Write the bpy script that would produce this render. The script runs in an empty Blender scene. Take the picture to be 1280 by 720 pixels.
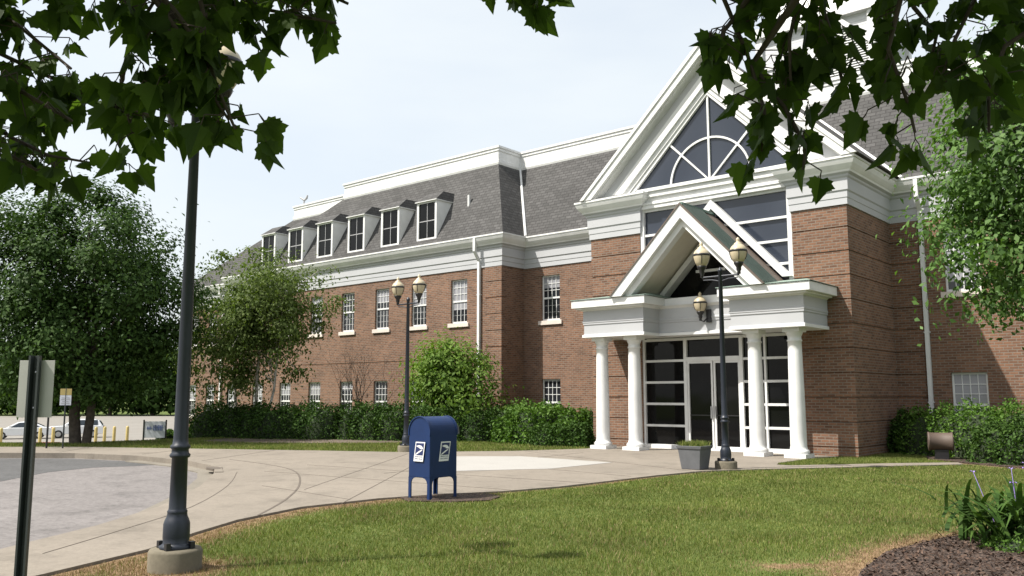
import bpy, math, random
import numpy as np
from mathutils import Vector, Matrix
S = bpy.context.scene
R = math.radians
# ------------------------------------------------------------------ camera, sky, sun, exposure
cam = bpy.data.objects.new('camera', bpy.data.cameras.new('camera'))
S.collection.objects.link(cam)
cam.location = (0, 0, 1.6)
cam.rotation_euler = (R(90 + 7.16), 0, R(40.5))
cam.data.sensor_width = 36.0
cam.data.lens = 30.206
cam.data.clip_start = 0.05
cam.data.clip_end = 3000
S.camera = cam
SUN = Vector((-1, -1.55, 2.55)).normalized()
w = bpy.data.worlds.new('World'); S.world = w; w.use_nodes = True
nt = w.node_tree
sky = nt.nodes.new('ShaderNodeTexSky'); sky.sky_type = 'NISHITA'; sky.sun_disc = False
sky.sun_elevation = math.asin(SUN.z); sky.sun_rotation = math.atan2(SUN.x, SUN.y)
sky.air_density = 1.0; sky.dust_density = 5.0; sky.ozone_density = 1.2; sky.altitude = 50
bg = nt.nodes['Background']; bg.inputs[1].default_value = 0.15
hz = nt.nodes.new('ShaderNodeMix'); hz.data_type = 'RGBA'; hz.inputs[0].default_value = .75   # thin summer haze over the whole sky
tcw = nt.nodes.new('ShaderNodeTexCoord'); mpw = nt.nodes.new('ShaderNodeMapping'); mpw.inputs['Scale'].default_value = (1, 1, 3.5); nzw = nt.nodes.new('ShaderNodeTexNoise'); nzw.inputs['Scale'].default_value = 2.2; nzw.inputs['Detail'].default_value = 5
rpw = nt.nodes.new('ShaderNodeMapRange'); rpw.inputs[1].default_value = .35; rpw.inputs[2].default_value = .7; rpw.inputs[3].default_value = .66; rpw.inputs[4].default_value = .88
nt.links.new(tcw.outputs['Generated'], mpw.inputs[0]); nt.links.new(mpw.outputs[0], nzw.inputs['Vector']); nt.links.new(nzw.outputs[0], rpw.inputs[0]); nt.links.new(rpw.outputs[0], hz.inputs[0])
hz.inputs[7].default_value = (3.75, 3.95, 3.98, 1)
nt.links.new(sky.outputs[0], hz.inputs[6]); nt.links.new(hz.outputs[2], bg.inputs[0])
sl = bpy.data.lights.new('sun', 'SUN'); sl.energy = 4.6; sl.angle = R(0.5); sl.color = (1, .955, .87)
so = bpy.data.objects.new('sun', sl); S.collection.objects.link(so)
so.rotation_euler = SUN.to_track_quat('Z', 'Y').to_euler(); so.location = (-20, -30, 50)
S.view_settings.view_transform = 'Standard'; S.view_settings.look = 'None'
S.view_settings.exposure = 0.8; S.view_settings.gamma = 1; S.view_settings.use_curve_mapping = False

# ------------------------------------------------------------------ materials
def new_mat(name):
    m = bpy.data.materials.new(name); m.use_nodes = True
    return m, m.node_tree, m.node_tree.nodes['Principled BSDF']
def N(t, k, **kw):
    n = t.nodes.new(k)
    for a, v in kw.items(): setattr(n, a, v)
    return n
def mixc(t, fac, a, b, mode='MIX'):
    n = N(t, 'ShaderNodeMix', data_type='RGBA', blend_type=mode)
    for sock, v in ((n.inputs[0], fac), (n.inputs[6], a), (n.inputs[7], b)):
        if hasattr(v, 'is_linked') or isinstance(v, bpy.types.NodeSocket): t.links.new(v, sock)
        elif isinstance(v, (int, float)): sock.default_value = v
        else: sock.default_value = (*v, 1)
    return n.outputs[2]
def noise(t, scale, detail=4, vec=None, rough=.6, out=0):
    n = N(t, 'ShaderNodeTexNoise'); n.inputs['Scale'].default_value = scale
    n.inputs['Detail'].default_value = detail; n.inputs['Roughness'].default_value = rough
    if vec is None:
        tc = N(t, 'ShaderNodeTexCoord'); vec = tc.outputs['Object']
    t.links.new(vec, n.inputs['Vector'])
    return n.outputs[out]
def ramp(t, fac, stops):
    n = N(t, 'ShaderNodeValToRGB')
    while len(n.color_ramp.elements) < len(stops): n.color_ramp.elements.new(.5)
    for e, (p, c) in zip(n.color_ramp.elements, stops):
        e.position = p; e.color = (*c, 1) if len(c) == 3 else c
    t.links.new(fac, n.inputs[0]); return n.outputs[0]
def g(v): return (v, v, v)
def bump(t, b, h, strength=.3, dist=.02):
    n = N(t, 'ShaderNodeBump'); n.inputs['Strength'].default_value = strength; n.inputs['Distance'].default_value = dist
    t.links.new(h, n.inputs['Height']); t.links.new(n.outputs[0], b.inputs['Normal'])
def plain(name, c, rough=.5, metal=0, var=.12, scale=3, bmp=0, spec=.5, coat=0):
    m, t, b = new_mat(name)
    f = noise(t, scale, 5)
    lo = tuple(x * (1 - var) for x in c); hi = tuple(min(1, x * (1 + var)) for x in c)
    t.links.new(ramp(t, f, [(.3, lo), (.7, hi)]), b.inputs['Base Color'])
    b.inputs['Roughness'].default_value = rough; b.inputs['Metallic'].default_value = metal
    b.inputs['Specular IOR Level'].default_value = spec
    if coat: b.inputs['Coat Weight'].default_value = coat
    if bmp: bump(t, b, noise(t, scale * 12, 6), bmp, .01)
    return m
def brick_mat(name, c1, c2, mortar, wdt=.215, hgt=.075, gap=.011):
    m, t, b = new_mat(name)
    uv = N(t, 'ShaderNodeUVMap'); uv.uv_map = 'UVMap'
    br = N(t, 'ShaderNodeTexBrick'); br.inputs['Scale'].default_value = 1
    br.inputs['Brick Width'].default_value = wdt; br.inputs['Row Height'].default_value = hgt
    br.inputs['Mortar Size'].default_value = gap; br.inputs['Mortar Smooth'].default_value = .2
    br.inputs['Bias'].default_value = -.1
    for k, c in (('Color1', c1), ('Color2', c2), ('Mortar', mortar)): br.inputs[k].default_value = (*c, 1)
    t.links.new(uv.outputs[0], br.inputs['Vector'])
    big = ramp(t, noise(t, .8, 6), [(.25, g(.82)), (.75, g(1.12))])
    fine = ramp(t, noise(t, 9, 3), [(.3, g(.85)), (.7, g(1.12))])
    c = mixc(t, 1.0, br.outputs[0], big, 'MULTIPLY'); c = mixc(t, .8, c, fine, 'MULTIPLY')
    t.links.new(c, b.inputs['Base Color']); b.inputs['Roughness'].default_value = .9
    b.inputs['Specular IOR Level'].default_value = .2
    inv = N(t, 'ShaderNodeMath', operation='SUBTRACT'); inv.inputs[0].default_value = 1
    t.links.new(br.outputs[1], inv.inputs[1]); bump(t, b, inv.outputs[0], .5, .012)
    return m
def leaf_mat(name, cols, trans=.25, rough=.6, tcol=None, spec=.12):
    m, t, b = new_mat(name)
    geo = N(t, 'ShaderNodeNewGeometry')
    n = len(cols)
    c = ramp(t, geo.outputs['Random Per Island'], [(i / max(1, n - 1), x) for i, x in enumerate(cols)])
    big = ramp(t, noise(t, .7, 3), [(.3, g(.75)), (.7, g(1.2))])
    c = mixc(t, 1.0, c, big, 'MULTIPLY')
    t.links.new(c, b.inputs['Base Color']); b.inputs['Roughness'].default_value = rough
    b.inputs['Specular IOR Level'].default_value = spec
    tr = N(t, 'ShaderNodeBsdfTranslucent')
    tc = mixc(t, 1.0, c, tcol or (1.5, 1.7, .6), 'MULTIPLY'); t.links.new(tc, tr.inputs[0])
    mx = N(t, 'ShaderNodeMixShader'); mx.inputs[0].default_value = trans
    t.links.new(b.outputs[0], mx.inputs[1]); t.links.new(tr.outputs[0], mx.inputs[2])
    t.links.new(mx.outputs[0], t.nodes['Material Output'].inputs[0])
    return m

M = {}
M['brick'] = brick_mat('red_brick', (.215, .113, .071), (.115, .062, .042), (.20, .165, .135))
M['frieze'] = plain('pale_frieze_paint', (.40, .405, .42), .5, var=.05, scale=.8)
M['white'] = plain('white_trim', (.65, .65, .645), .5, var=.09, scale=1.6)
M['siding'] = plain('white_siding', (.50, .505, .52), .5, var=.05, scale=.7)
M['ceil'] = plain('cream_ceiling', (.62, .58, .5), .7, var=.04)
M['shingle'] = brick_mat('grey_shingle', (.092, .090, .089), (.064, .063, .062), (.045, .043, .043), .3, .15, .014)
M['stone'] = plain('limestone', (.58, .51, .46), .8, bmp=.2)
M['green_dark'] = plain('dark_green_seam', (.03, .05, .043), .5)
M['green_pale'] = plain('pale_green_metal', (.22, .29, .25), .6, var=.1, scale=2)
M['green_metal'] = plain('green_metal_roof', (.10, .17, .14), .45, metal=.1, var=.12, scale=2)
M['brown_metal'] = plain('brown_flashing', (.10, .075, .06), .6)
m, t, b = new_mat('dark_glass'); b.inputs['Base Color'].default_value = (.012, .012, .014, 1); b.inputs['Roughness'].default_value = .04
t.links.new(ramp(t, noise(t, .6, 2), [(.3, (.003, .003, .0035)), (.7, (.008, .008, .008))]), b.inputs['Base Color']); b.inputs['Specular IOR Level'].default_value = .18; M['glass'] = m
bump(t, b, noise(t, .9, 1), .08, .05)
m, t, b = new_mat('sky_reflect_glass'); b.inputs['Roughness'].default_value = .06
t.links.new(ramp(t, noise(t, .5, 2), [(.3, (.022, .028, .042)), (.7, (.038, .045, .062))]), b.inputs['Base Color']); M['glass_up'] = m  # slate-blue of the reflected sky put into the base colour
bump(t, b, noise(t, .9, 1), .06, .05)
m, t, b = new_mat('window_pane'); b.inputs['Roughness'].default_value = .05
uv = N(t, 'ShaderNodeUVMap'); sp = N(t, 'ShaderNodeSeparateXYZ'); t.links.new(uv.outputs[0], sp.inputs[0])
oi = N(t, 'ShaderNodeObjectInfo')
ad = N(t, 'ShaderNodeMath', operation='MULTIPLY_ADD'); t.links.new(oi.outputs['Random'], ad.inputs[0]); ad.inputs[1].default_value = 1.9; ad.inputs[2].default_value = .2
gt = N(t, 'ShaderNodeMath', operation='GREATER_THAN'); t.links.new(sp.outputs[1], gt.inputs[0]); t.links.new(ad.outputs[0], gt.inputs[1])
wv = N(t, 'ShaderNodeTexWave'); wv.bands_direction = 'Y'; wv.inputs['Scale'].default_value = 9; t.links.new(uv.outputs[0], wv.inputs['Vector'])
bl = ramp(t, wv.outputs[0], [(0, (.22, .22, .24)), (1, (.31, .31, .335))])
t.links.new(mixc(t, gt.outputs[0], (.018, .02, .024), bl), b.inputs['Base Color']); M['pane'] = m
M['concrete'] = None
def concrete(name, c, var=.12, stain=.5, speck=0):
    m, t, b = new_mat(name)
    a = ramp(t, noise(t, .35, 6), [(.3, tuple(x * (1 - var) for x in c)), (.7, tuple(min(1, x * (1 + var * .5)) for x in c))])
    f = ramp(t, noise(t, 28, 6), [(.3, g(.9)), (.7, g(1.06))])
    s = ramp(t, noise(t, 1.3, 5, rough=.7), [(.50, g(1)), (.70, g(1 - .28 * stain))])
    c_ = mixc(t, 1, mixc(t, 1, a, f, 'MULTIPLY'), s, 'MULTIPLY')
    if speck: c_ = mixc(t, 1, c_, ramp(t, noise(t, 9, 8, rough=.85), [(.36, g(1 - speck)), (.5, g(1)), (.64, g(1 + speck * .6))]), 'MULTIPLY')
    t.links.new(c_, b.inputs['Base Color']); b.inputs['Roughness'].default_value = .9; b.inputs['Specular IOR Level'].default_value = .2
    bump(t, b, noise(t, 60, 5), .25, .006)
    return m
M['concrete'] = concrete('concrete', (.215, .188, .157), .13, .9, .12)
M['concrete_new'] = concrete('pale_concrete', (.33, .318, .30), .06, .25)
M['footing'] = concrete('weathered_concrete', (.165, .145, .108), .3, 1)
M['gutter'] = concrete('gutter_concrete', (.20, .18, .15), .15, .8)
M['asphalt_old'] = concrete('worn_asphalt', (.185, .171, .167), .16, 1.0, .35)
M['asphalt'] = concrete('asphalt', (.10, .099, .10), .2, .6, .3)
M['lot'] = concrete('parking_concrete', (.22, .205, .185), .08, .3)
M['joint'] = plain('dark_joint_and_shadow', (.10, .082, .066), .95)
M['soil'] = concrete('dusty_soil', (.13, .105, .085), .3, 1, .4)
M['mulch'] = None
m, t, b = new_mat('mulch'); v = N(t, 'ShaderNodeTexVoronoi'); v.inputs['Scale'].default_value = 38
tc = N(t, 'ShaderNodeTexCoord'); mp = N(t, 'ShaderNodeMapping'); mp.inputs['Scale'].default_value = (1, .5, 1); t.links.new(tc.outputs['Object'], mp.inputs[0]); t.links.new(mp.outputs[0], v.inputs['Vector'])
c = ramp(t, v.outputs['Color'], [(0, (.022, .013, .009)), (.5, (.055, .034, .025)), (1, (.13, .088, .066))])
t.links.new(c, b.inputs['Base Color']); b.inputs['Roughness'].default_value = .95; bump(t, b, v.outputs['Distance'], 1, .04); M['mulch'] = m
M['chip'] = leaf_mat('wood_chip', [(.02, .012, .009), (.06, .037, .027), (.12, .08, .06)], 0)
# ground: grass/soil, with straw where attribute dry is high
m, t, b = new_mat('grass_ground')
at = N(t, 'ShaderNodeAttribute'); at.attribute_name = 'dry'
gr = ramp(t, noise(t, 3.5, 6, rough=.7), [(.3, (.06, .088, .022)), (.55, (.095, .125, .034)), (.75, (.15, .155, .055))])
big = ramp(t, noise(t, .45, 4), [(.35, g(.85)), (.7, g(1.15))])
gr = mixc(t, 1, gr, big, 'MULTIPLY')
dryc = ramp(t, noise(t, 8, 5), [(.3, (.13, .085, .05)), (.7, (.29, .20, .12))])
nz = noise(t, 5, 5); ad = N(t, 'ShaderNodeMath', operation='MULTIPLY_ADD'); t.links.new(nz, ad.inputs[0]); ad.inputs[1].default_value = .9; ad.inputs[2].default_value = -.45
a2 = N(t, 'ShaderNodeMath', operation='ADD', use_clamp=True); t.links.new(at.outputs['Fac'], a2.inputs[0]); t.links.new(ad.outputs[0], a2.inputs[1])
fc = ramp(t, a2.outputs[0], [(.35, g(0)), (.6, g(1))])
t.links.new(mixc(t, fc, gr, dryc), b.inputs['Base Color']); b.inputs['Roughness'].default_value = .95; b.inputs['Specular IOR Level'].default_value = .1
bump(t, b, noise(t, 30, 5), .8, .03); M['ground'] = m
M['blade'] = leaf_mat('grass_blade', [(.061, .096, .017), (.094, .133, .027), (.132, .161, .039), (.172, .186, .055), (.24, .235, .09)], .2, spec=.15)
M['straw'] = leaf_mat('dry_grass_blade', [(.16, .105, .06), (.26, .18, .105), (.33, .24, .145)], .1, spec=.15)
M['maple'] = leaf_mat('maple_leaf', [(.034, .062, .013), (.052, .088, .018), (.075, .12, .024)], .38)
M['maple_far'] = leaf_mat('broad_leaf', [(.024, .052, .011), (.036, .072, .015), (.055, .10, .022)], .18)
M['maple_right'] = leaf_mat('bright_leaf', [(.045, .095, .022), (.075, .14, .035), (.11, .19, .05)], .25, spec=.25)
M['birch'] = leaf_mat('birch_leaf', [(.055, .086, .021), (.085, .122, .032), (.125, .16, .052)], .25)
M['lime'] = leaf_mat('lime_leaf', [(.06, .115, .018), (.096, .165, .026), (.14, .21, .042)], .28)
M['hedge'] = leaf_mat('hedge_leaf', [(.024, .055, .011), (.038, .078, .015), (.06, .108, .022)], .15)
M['hedge_light'] = leaf_mat('light_shrub_leaf', [(.043, .092, .015), (.07, .138, .023), (.108, .185, .038)], .2)
M['core'] = plain('light_blocking_core', (.018, .03, .01), .95, var=.4, scale=6)  # dark tone for the light-blocking core inside hedges and shrubs
M['bark'] = plain('bark', (.075, .06, .048), .95, var=.4, scale=8, bmp=.6)
M['birch_bark'] = plain('birch_bark', (.5, .46, .42), .9, var=.35, scale=6, bmp=.3)
M['twig'] = plain('twig', (.06, .045, .035), .9, var=.2)
M['pole'] = plain('dark_blue_black_paint', (.013, .017, .028), .42, var=.15, scale=4, bmp=.05)
M['globe'] = plain('cream_globe', (.46, .39, .27), .35, var=.08, scale=5)
M['black'] = plain('black_metal', (.015, .014, .016), .4)
M['blue'] = plain('mailbox_blue', (.007, .024, .088), .45, var=.15, scale=2.5, spec=.3)
M['decal'] = plain('white_decal', (.72, .72, .72), .5, var=.03)
M['navy'] = plain('navy_ink', (.015, .025, .10), .5, var=.03)
M['planter'] = plain('grey_planter', (.105, .108, .116), .7, var=.15, scale=5, bmp=.1)
M['signback'] = plain('galvanised_aluminium', (.40, .40, .37), .5, metal=.3, var=.06)
M['post'] = plain('dark_green_post', (.028, .034, .034), .5, var=.15)
M['yellow'] = plain('yellow_paint', (.45, .35, .13), .6, var=.12)
M['red'] = plain('red_paint', (.25, .05, .04), .6, var=.2)
M['car'] = plain('white_car_paint', (.74, .75, .77), .2, var=.02, coat=.6)
M['car_glass'] = plain('car_glass', (.03, .04, .05), .05, var=.1)
M['tyre'] = plain('tyre_rubber', (.02, .02, .02), .85)
M['rim'] = plain('alloy', (.45, .45, .46), .3, metal=.8)
M['lamp_white'] = plain('headlight_lens', (.7, .7, .72), .1)
M['drum'] = plain('brown_drum', (.085, .06, .047), .65, var=.15)
M['purple'] = plain('purple_petal', (.30, .22, .55), .6)
M['sign_white'] = plain('white_sign', (.58, .60, .66), .5, var=.03)
M['sign_blue'] = plain('blue_ink', (.13, .17, .36), .5, var=.05)
M['grey_ink'] = plain('grey_ink', (.35, .35, .36), .5)

# ------------------------------------------------------------------ mesh helpers
class MB:
    def __init__(self): self.v = []; self.f = []; self.mi = []; self.sm = []
    def face(self, pts, mi=0, sm=False):
        n = len(self.v); self.v += [tuple(p) for p in pts]; self.f.append(list(range(n, n + len(pts)))); self.mi.append(mi); self.sm.append(sm)
    def mesh(self, vs, fs, mi=0, sm=False):
        n = len(self.v); self.v += [tuple(p) for p in vs]
        for f in fs: self.f.append([i + n for i in f]); self.mi.append(mi); self.sm.append(sm)
    def box(self, x0, x1, y0, y1, z0, z1, mi=0):
        v = [(x, y, z) for z in (z0, z1) for y in (y0, y1) for x in (x0, x1)]
        self.mesh(v, [(0, 2, 3, 1), (4, 5, 7, 6), (0, 1, 5, 4), (2, 6, 7, 3), (0, 4, 6, 2), (1, 3, 7, 5)], mi)
    def prism(self, pts, a0, a1, axis='Y', mi=0):
        """polygon pts (2D) extruded along an axis: Y -> (x,z), X -> (y,z), Z -> (x,y)"""
        def P(p, a): return {'Y': (p[0], a, p[1]), 'X': (a, p[0], p[1]), 'Z': (p[0], p[1], a)}[axis]
        n = len(pts); v = [P(p, a0) for p in pts] + [P(p, a1) for p in pts]
        ar = sum(pts[i][0] * pts[(i + 1) % n][1] - pts[(i + 1) % n][0] * pts[i][1] for i in range(n))
        flip = (ar < 0) ^ (axis == 'Y') ^ (a1 < a0)
        fs = [list(range(n - 1, -1, -1)), list(range(n, 2 * n))] + [[i, (i + 1) % n, n + (i + 1) % n, n + i] for i in range(n)]
        if flip: fs = [f[::-1] for f in fs]
        self.mesh(v, fs, mi)
    def tube(self, pts, rad, n=8, mi=0, caps=True):
        pts = [Vector(p) for p in pts]; rings = []; up = Vector((0, 0, 1)); ref = None
        for i, p in enumerate(pts):
            d = (pts[min(i + 1, len(pts) - 1)] - pts[max(i - 1, 0)]).normalized()
            if ref is None: ref = d.orthogonal().normalized()
            ref = (ref - d * ref.dot(d)).normalized(); b = d.cross(ref)
            r = rad[i] if hasattr(rad, '__len__') else rad
            rings.append([p + (ref * math.cos(2 * math.pi * k / n) + b * math.sin(2 * math.pi * k / n)) * r for k in range(n)])
        v = [q for r_ in rings for q in r_]
        fs = [[i * n + k, i * n + (k + 1) % n, (i + 1) * n + (k + 1) % n, (i + 1) * n + k] for i in range(len(pts) - 1) for k in range(n)]
        self.mesh(v, fs, mi, True)
        if caps:
            self.mesh(rings[0], [list(range(n - 1, -1, -1))], mi); self.mesh(rings[-1], [list(range(n))], mi)
    def lathe(self, prof, c=(0, 0, 0), n=20, mi=0, sm=True):
        v = [(c[0] + r * math.cos(2 * math.pi * k / n), c[1] + r * math.sin(2 * math.pi * k / n), c[2] + z) for r, z in prof for k in range(n)]
        fs = [[i * n + k, i * n + (k + 1) % n, (i + 1) * n + (k + 1) % n, (i + 1) * n + k] for i in range(len(prof) - 1) for k in range(n)]
        self.mesh(v, fs, mi, sm)
        self.mesh(v[:n], [list(range(n - 1, -1, -1))], mi); self.mesh(v[-n:], [list(range(n))], mi)
    def sweep(self, path, prof, mi=0, closed_prof=True, mif=None):
        """profile (out, z) swept along plan path; out is to the right of travel; mitred"""
        P = [Vector(p) for p in path]; rings = []
        for i, p in enumerate(P):
            ns = []
            if i > 0: d = (p - P[i - 1]).normalized(); ns.append(Vector((d.y, -d.x)))
            if i < len(P) - 1: d = (P[i + 1] - p).normalized(); ns.append(Vector((d.y, -d.x)))
            m_ = ns[0] if len(ns) == 1 else (ns[0] + ns[1]) / (1 + ns[0].dot(ns[1]))
            rings.append([(p.x + m_.x * o, p.y + m_.y * o, z) for o, z in prof])
        n = len(prof)
        for i in range(len(P) - 1):
            for k in range(n if closed_prof else n - 1):
                k2 = (k + 1) % n
                self.face([rings[i][k], rings[i + 1][k], rings[i + 1][k2], rings[i][k2]], mif(prof[k], prof[k2]) if mif else mi)
        self.face(rings[0][::-1], mi); self.face(rings[-1], mi)
    def wall(self, x0, x1, z0, z1, y, ops, depth=.12, axis='Y', mi=0):
        """wall with openings facing -Y (axis Y) ; ops = (x0,x1,z0,z1)"""
        xs = sorted(set([x0, x1] + [o[0] for o in ops] + [o[1] for o in ops])); zs = sorted(set([z0, z1] + [o[2] for o in ops] + [o[3] for o in ops]))
        for i in range(len(xs) - 1):
            for j in range(len(zs) - 1):
                cx = (xs[i] + xs[i + 1]) / 2; cz = (zs[j] + zs[j + 1]) / 2
                if any(o[0] < cx < o[1] and o[2] < cz < o[3] for o in ops): continue
                self.face([(xs[i], y, zs[j]), (xs[i + 1], y, zs[j]), (xs[i + 1], y, zs[j + 1]), (xs[i], y, zs[j + 1])], mi)
        for a, b_, c_, d in ops:
            e = y + depth
            self.face([(a, y, c_), (a, y, d), (a, e, d), (a, e, c_)], mi); self.face([(b_, y, d), (b_, y, c_), (b_, e, c_), (b_, e, d)], mi)
            self.face([(a, y, d), (b_, y, d), (b_, e, d), (a, e, d)], mi); self.face([(b_, y, c_), (a, y, c_), (a, e, c_), (b_, e, c_)], mi)
    def build(self, name, mats, parent=None, off=(0, 0, 0), bevel=0):
        me = bpy.data.meshes.new(name); o3 = Vector(off)
        me.from_pydata([tuple(Vector(p) - o3) for p in self.v], [], self.f)
        me.polygons.foreach_set('material_index', self.mi); me.polygons.foreach_set('use_smooth', self.sm)
        uvl = me.uv_layers.new(name='UVMap'); V = np.array(self.v)
        for p in me.polygons:
            nx, ny, nz = (abs(c) for c in p.normal)
            for li in p.loop_indices:
                x, y, z = V[me.loops[li].vertex_index]
                if nz > .9: uv = (x, y)
                elif nx >= ny: uv = (y, z * (1.13 if nz > .3 else 1))
                else: uv = (x, z * (1.13 if nz > .3 else 1))
                uvl.data[li].uv = uv
        for m_ in (mats if isinstance(mats, (list, tuple)) else [mats]): me.materials.append(m_)
        ob = bpy.data.objects.new(name, me); S.collection.objects.link(ob)
        if parent: ob.parent = parent
        if bevel:
            bv = ob.modifiers.new('bevel', 'BEVEL'); bv.width = bevel; bv.segments = 2; bv.limit_method = 'ANGLE'
        return ob
def fast(name, verts, nper, mats, parent=None, off=(0, 0, 0), mi=None, tris=None):
    """verts (F, nper, 3) -> one separate polygon each"""
    me = bpy.data.meshes.new(name); verts = np.asarray(verts, dtype=np.float32) - np.array(off, dtype=np.float32)
    F = verts.shape[0]; V = verts.reshape(-1, 3)
    me.vertices.add(len(V)); me.vertices.foreach_set('co', V.ravel())
    me.loops.add(F * nper); me.loops.foreach_set('vertex_index', np.arange(F * nper, dtype=np.int32))
    me.polygons.add(F); me.polygons.foreach_set('loop_start', np.arange(0, F * nper, nper, dtype=np.int32))
    if mi is not None: me.polygons.foreach_set('material_index', np.asarray(mi, dtype=np.int32))
    me.update(calc_edges=True); me.validate()
    for m_ in (mats if isinstance(mats, (list, tuple)) else [mats]): me.materials.append(m_)
    ob = bpy.data.objects.new(name, me); S.collection.objects.link(ob)
    if parent: ob.parent = parent
    return ob
def thing(name, label, cat, loc=(0, 0, 0), rz=0, group=None):
    o = bpy.data.objects.new(name, None); S.collection.objects.link(o); o.location = loc; o.rotation_euler = (0, 0, rz)
    o.empty_display_size = .3
    return tag(o, label, cat, group)
def tag(o, label=None, cat=None, group=None, kind=None):
    if label: o['label'] = label
    if cat: o['category'] = cat
    if group: o['group'] = group
    if kind: o['kind'] = kind
    return o
def copy_tree(o, parent=None):
    c_ = o.copy(); S.collection.objects.link(c_)
    if parent: c_.parent = parent
    for ch in list(o.children): copy_tree(ch, c_)
    return c_
def rg(seed): return np.random.default_rng(seed)
def leaves(centers, size, rng, up=.35, asp=.55, szvar=.35, droop=0, bias=None):
    """rhombic folded leaves around given centres -> (N,4,3)"""
    C_ = np.asarray(centers); n = len(C_)
    nrm = rng.normal(size=(n, 3)); nrm[:, 2] = np.abs(nrm[:, 2]) + up
    if bias is not None: nrm = nrm * .55 + bias
    nrm /= np.linalg.norm(nrm, axis=1)[:, None]
    a = rng.normal(size=(n, 3)); a[:, 2] -= droop; a -= nrm * (a * nrm).sum(1)[:, None]; a /= np.linalg.norm(a, axis=1)[:, None]
    b_ = np.cross(nrm, a); s = size * (1 + szvar * rng.uniform(-1, 1, n))[:, None]
    fold = nrm * s * .12
    return np.stack([C_ - a * s * .5, C_ + b_ * s * asp * .5 + fold - a * s * .05, C_ + a * s * .5, C_ - b_ * s * asp * .5 + fold - a * s * .05], 1)
def inpoly(x, y, poly):
    x = np.asarray(x); y = np.asarray(y); r = np.zeros(x.shape, bool); n = len(poly)
    for i in range(n):
        x0, y0 = poly[i]; x1, y1 = poly[(i + 1) % n]
        c_ = ((y0 > y) != (y1 > y)) & (x < (x1 - x0) * (y - y0) / ((y1 - y0) or 1e-9) + x0); r ^= c_
    return r
def dpoly(x, y, pl, closed=False):
    d = np.full(np.shape(x), 1e9)
    for i in range(len(pl) - (0 if closed else 1)):
        a = np.array(pl[i]); b_ = np.array(pl[(i + 1) % len(pl)]); ab = b_ - a
        t_ = np.clip(((x - a[0]) * ab[0] + (y - a[1]) * ab[1]) / (ab @ ab), 0, 1)
        d = np.minimum(d, np.hypot(x - a[0] - t_ * ab[0], y - a[1] - t_ * ab[1]))
    return d

# ------------------------------------------------------------------ ground, drive, plaza
LAWN_EDGE = [(-6.6, -1.5), (-7.5, 1.2), (-8.3, 3.3), (-8.81, 4.52), (-9.45, 5.4), (-10.0, 6.3), (-10.45, 7.6), (-10.4, 9.0), (-10.05, 10.1), (-9.6, 11.0), (-9.33, 12.2), (-9.24, 13.6), (-9.16, 15.2), (-8.95, 16.6), (-8.64, 17.2), (-8.1, 18.1), (-7.06, 19.5), (-6.25, 20.75), (-5.2, 22.2)]
PATH_UP = [(-5.45, 22.75), (-6.54, 21.5), (-7.38, 20.3), (-8.15, 19.3), (-8.45, 19.3), (-8.62, 19.8), (-8.62, 21.6), (-8.35, 22.6), (-8.35, 23.3)]
BACK = [(-14.3, 23.3), (-15.35, 23.3), (-15.35, 21.3), (-16.33, 19.11), (-18.26, 16.75), (-20.83, 15.55), (-24.55, 13.6), (-27.76, 11.95), (-29.64, 10.4), (-33, 7), (-37, 1)]
DRIVE = [(-34, -1.0), (-30.5, 4.0), (-26.41, 9.15), (-24.73, 10.45), (-22.34, 11.05), (-19.77, 11.03), (-17.8, 10.55), (-16.4, 9.75), (-14.15, 8.14), (-12.08, 6.34), (-10.87, 4.9), (-9.97, 3.52), (-9.2, 1.4), (-8.7, -1.5)]
drive_poly = DRIVE + [(-9, -8), (-34, -8)]
drive_small = [(-30, -1.5), (-29, 4), (-25.8, 8.7), (-22.5, 10.2), (-19.7, 10.2), (-16.9, 9.2), (-14.5, 7.4), (-12.6, 5.8), (-11.6, 4.4), (-10.8, 2.8), (-10.2, 1), (-10, -2)]
MULCH = [(-2.6, 7.2), (-2.82, 8.2), (-2.95, 9.3), (-2.75, 10.6), (-2.45, 11.5), (-1.9, 12.2), (-.8, 12.4), (.5, 11), (.8, 8), (-.5, 6.6)]
MULCH2 = [(-6.7, 24.6), (-6.25, 23.5), (-5.2, 22.75), (-4.1, 22.1), (-2.5, 22), (-.5, 23.5), (.5, 26.5), (-6.8, 26.5)]
def axis_coords(lo, hi, fine0, fine1, step):
    a = list(np.arange(fine0, fine1 + .001, step)); s = step; x = fine1
    while x < hi: s *= 1.35; x += s; a.append(x)
    s = step; x = fine0
    while x > lo: s *= 1.35; x -= s; a.insert(0, x)
    return np.array(a)
gx = axis_coords(-900, 900, -46, 6, .4); gy = axis_coords(-900, 900, -8, 28, .4)
GX, GY = np.meshgrid(gx, gy); U = -.649 * GX + .76 * GY
def ground_z(x, y):
    u = -.649 * x + .76 * y; v = .76 * x + .649 * y; k = np.clip((v + 15) / 5, 0, 1); s = np.clip((u - 28.3 - 5.5 * k) / 20, 0, 1); s = s * s * (3 - 2 * s)
    return -2.05 * s
GZ = ground_z(GX, GY)
GZ = np.where(inpoly(GX, GY, drive_poly) | (dpoly(GX, GY, DRIVE) < .5), -.4, GZ)
GZ += .03 * np.sin(GX * .9) * np.cos(GY * .7) * (~inpoly(GX, GY, drive_poly)) * 0
nx_, ny_ = len(gx), len(gy)
me = bpy.data.meshes.new('ground')
idx = np.arange(nx_ * ny_).reshape(ny_, nx_)
fs = np.stack([idx[:-1, :-1], idx[:-1, 1:], idx[1:, 1:], idx[1:, :-1]], -1).reshape(-1, 4)
me.from_pydata(np.stack([GX.ravel(), GY.ravel(), GZ.ravel()], 1).tolist(), [], fs.tolist())
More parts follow.
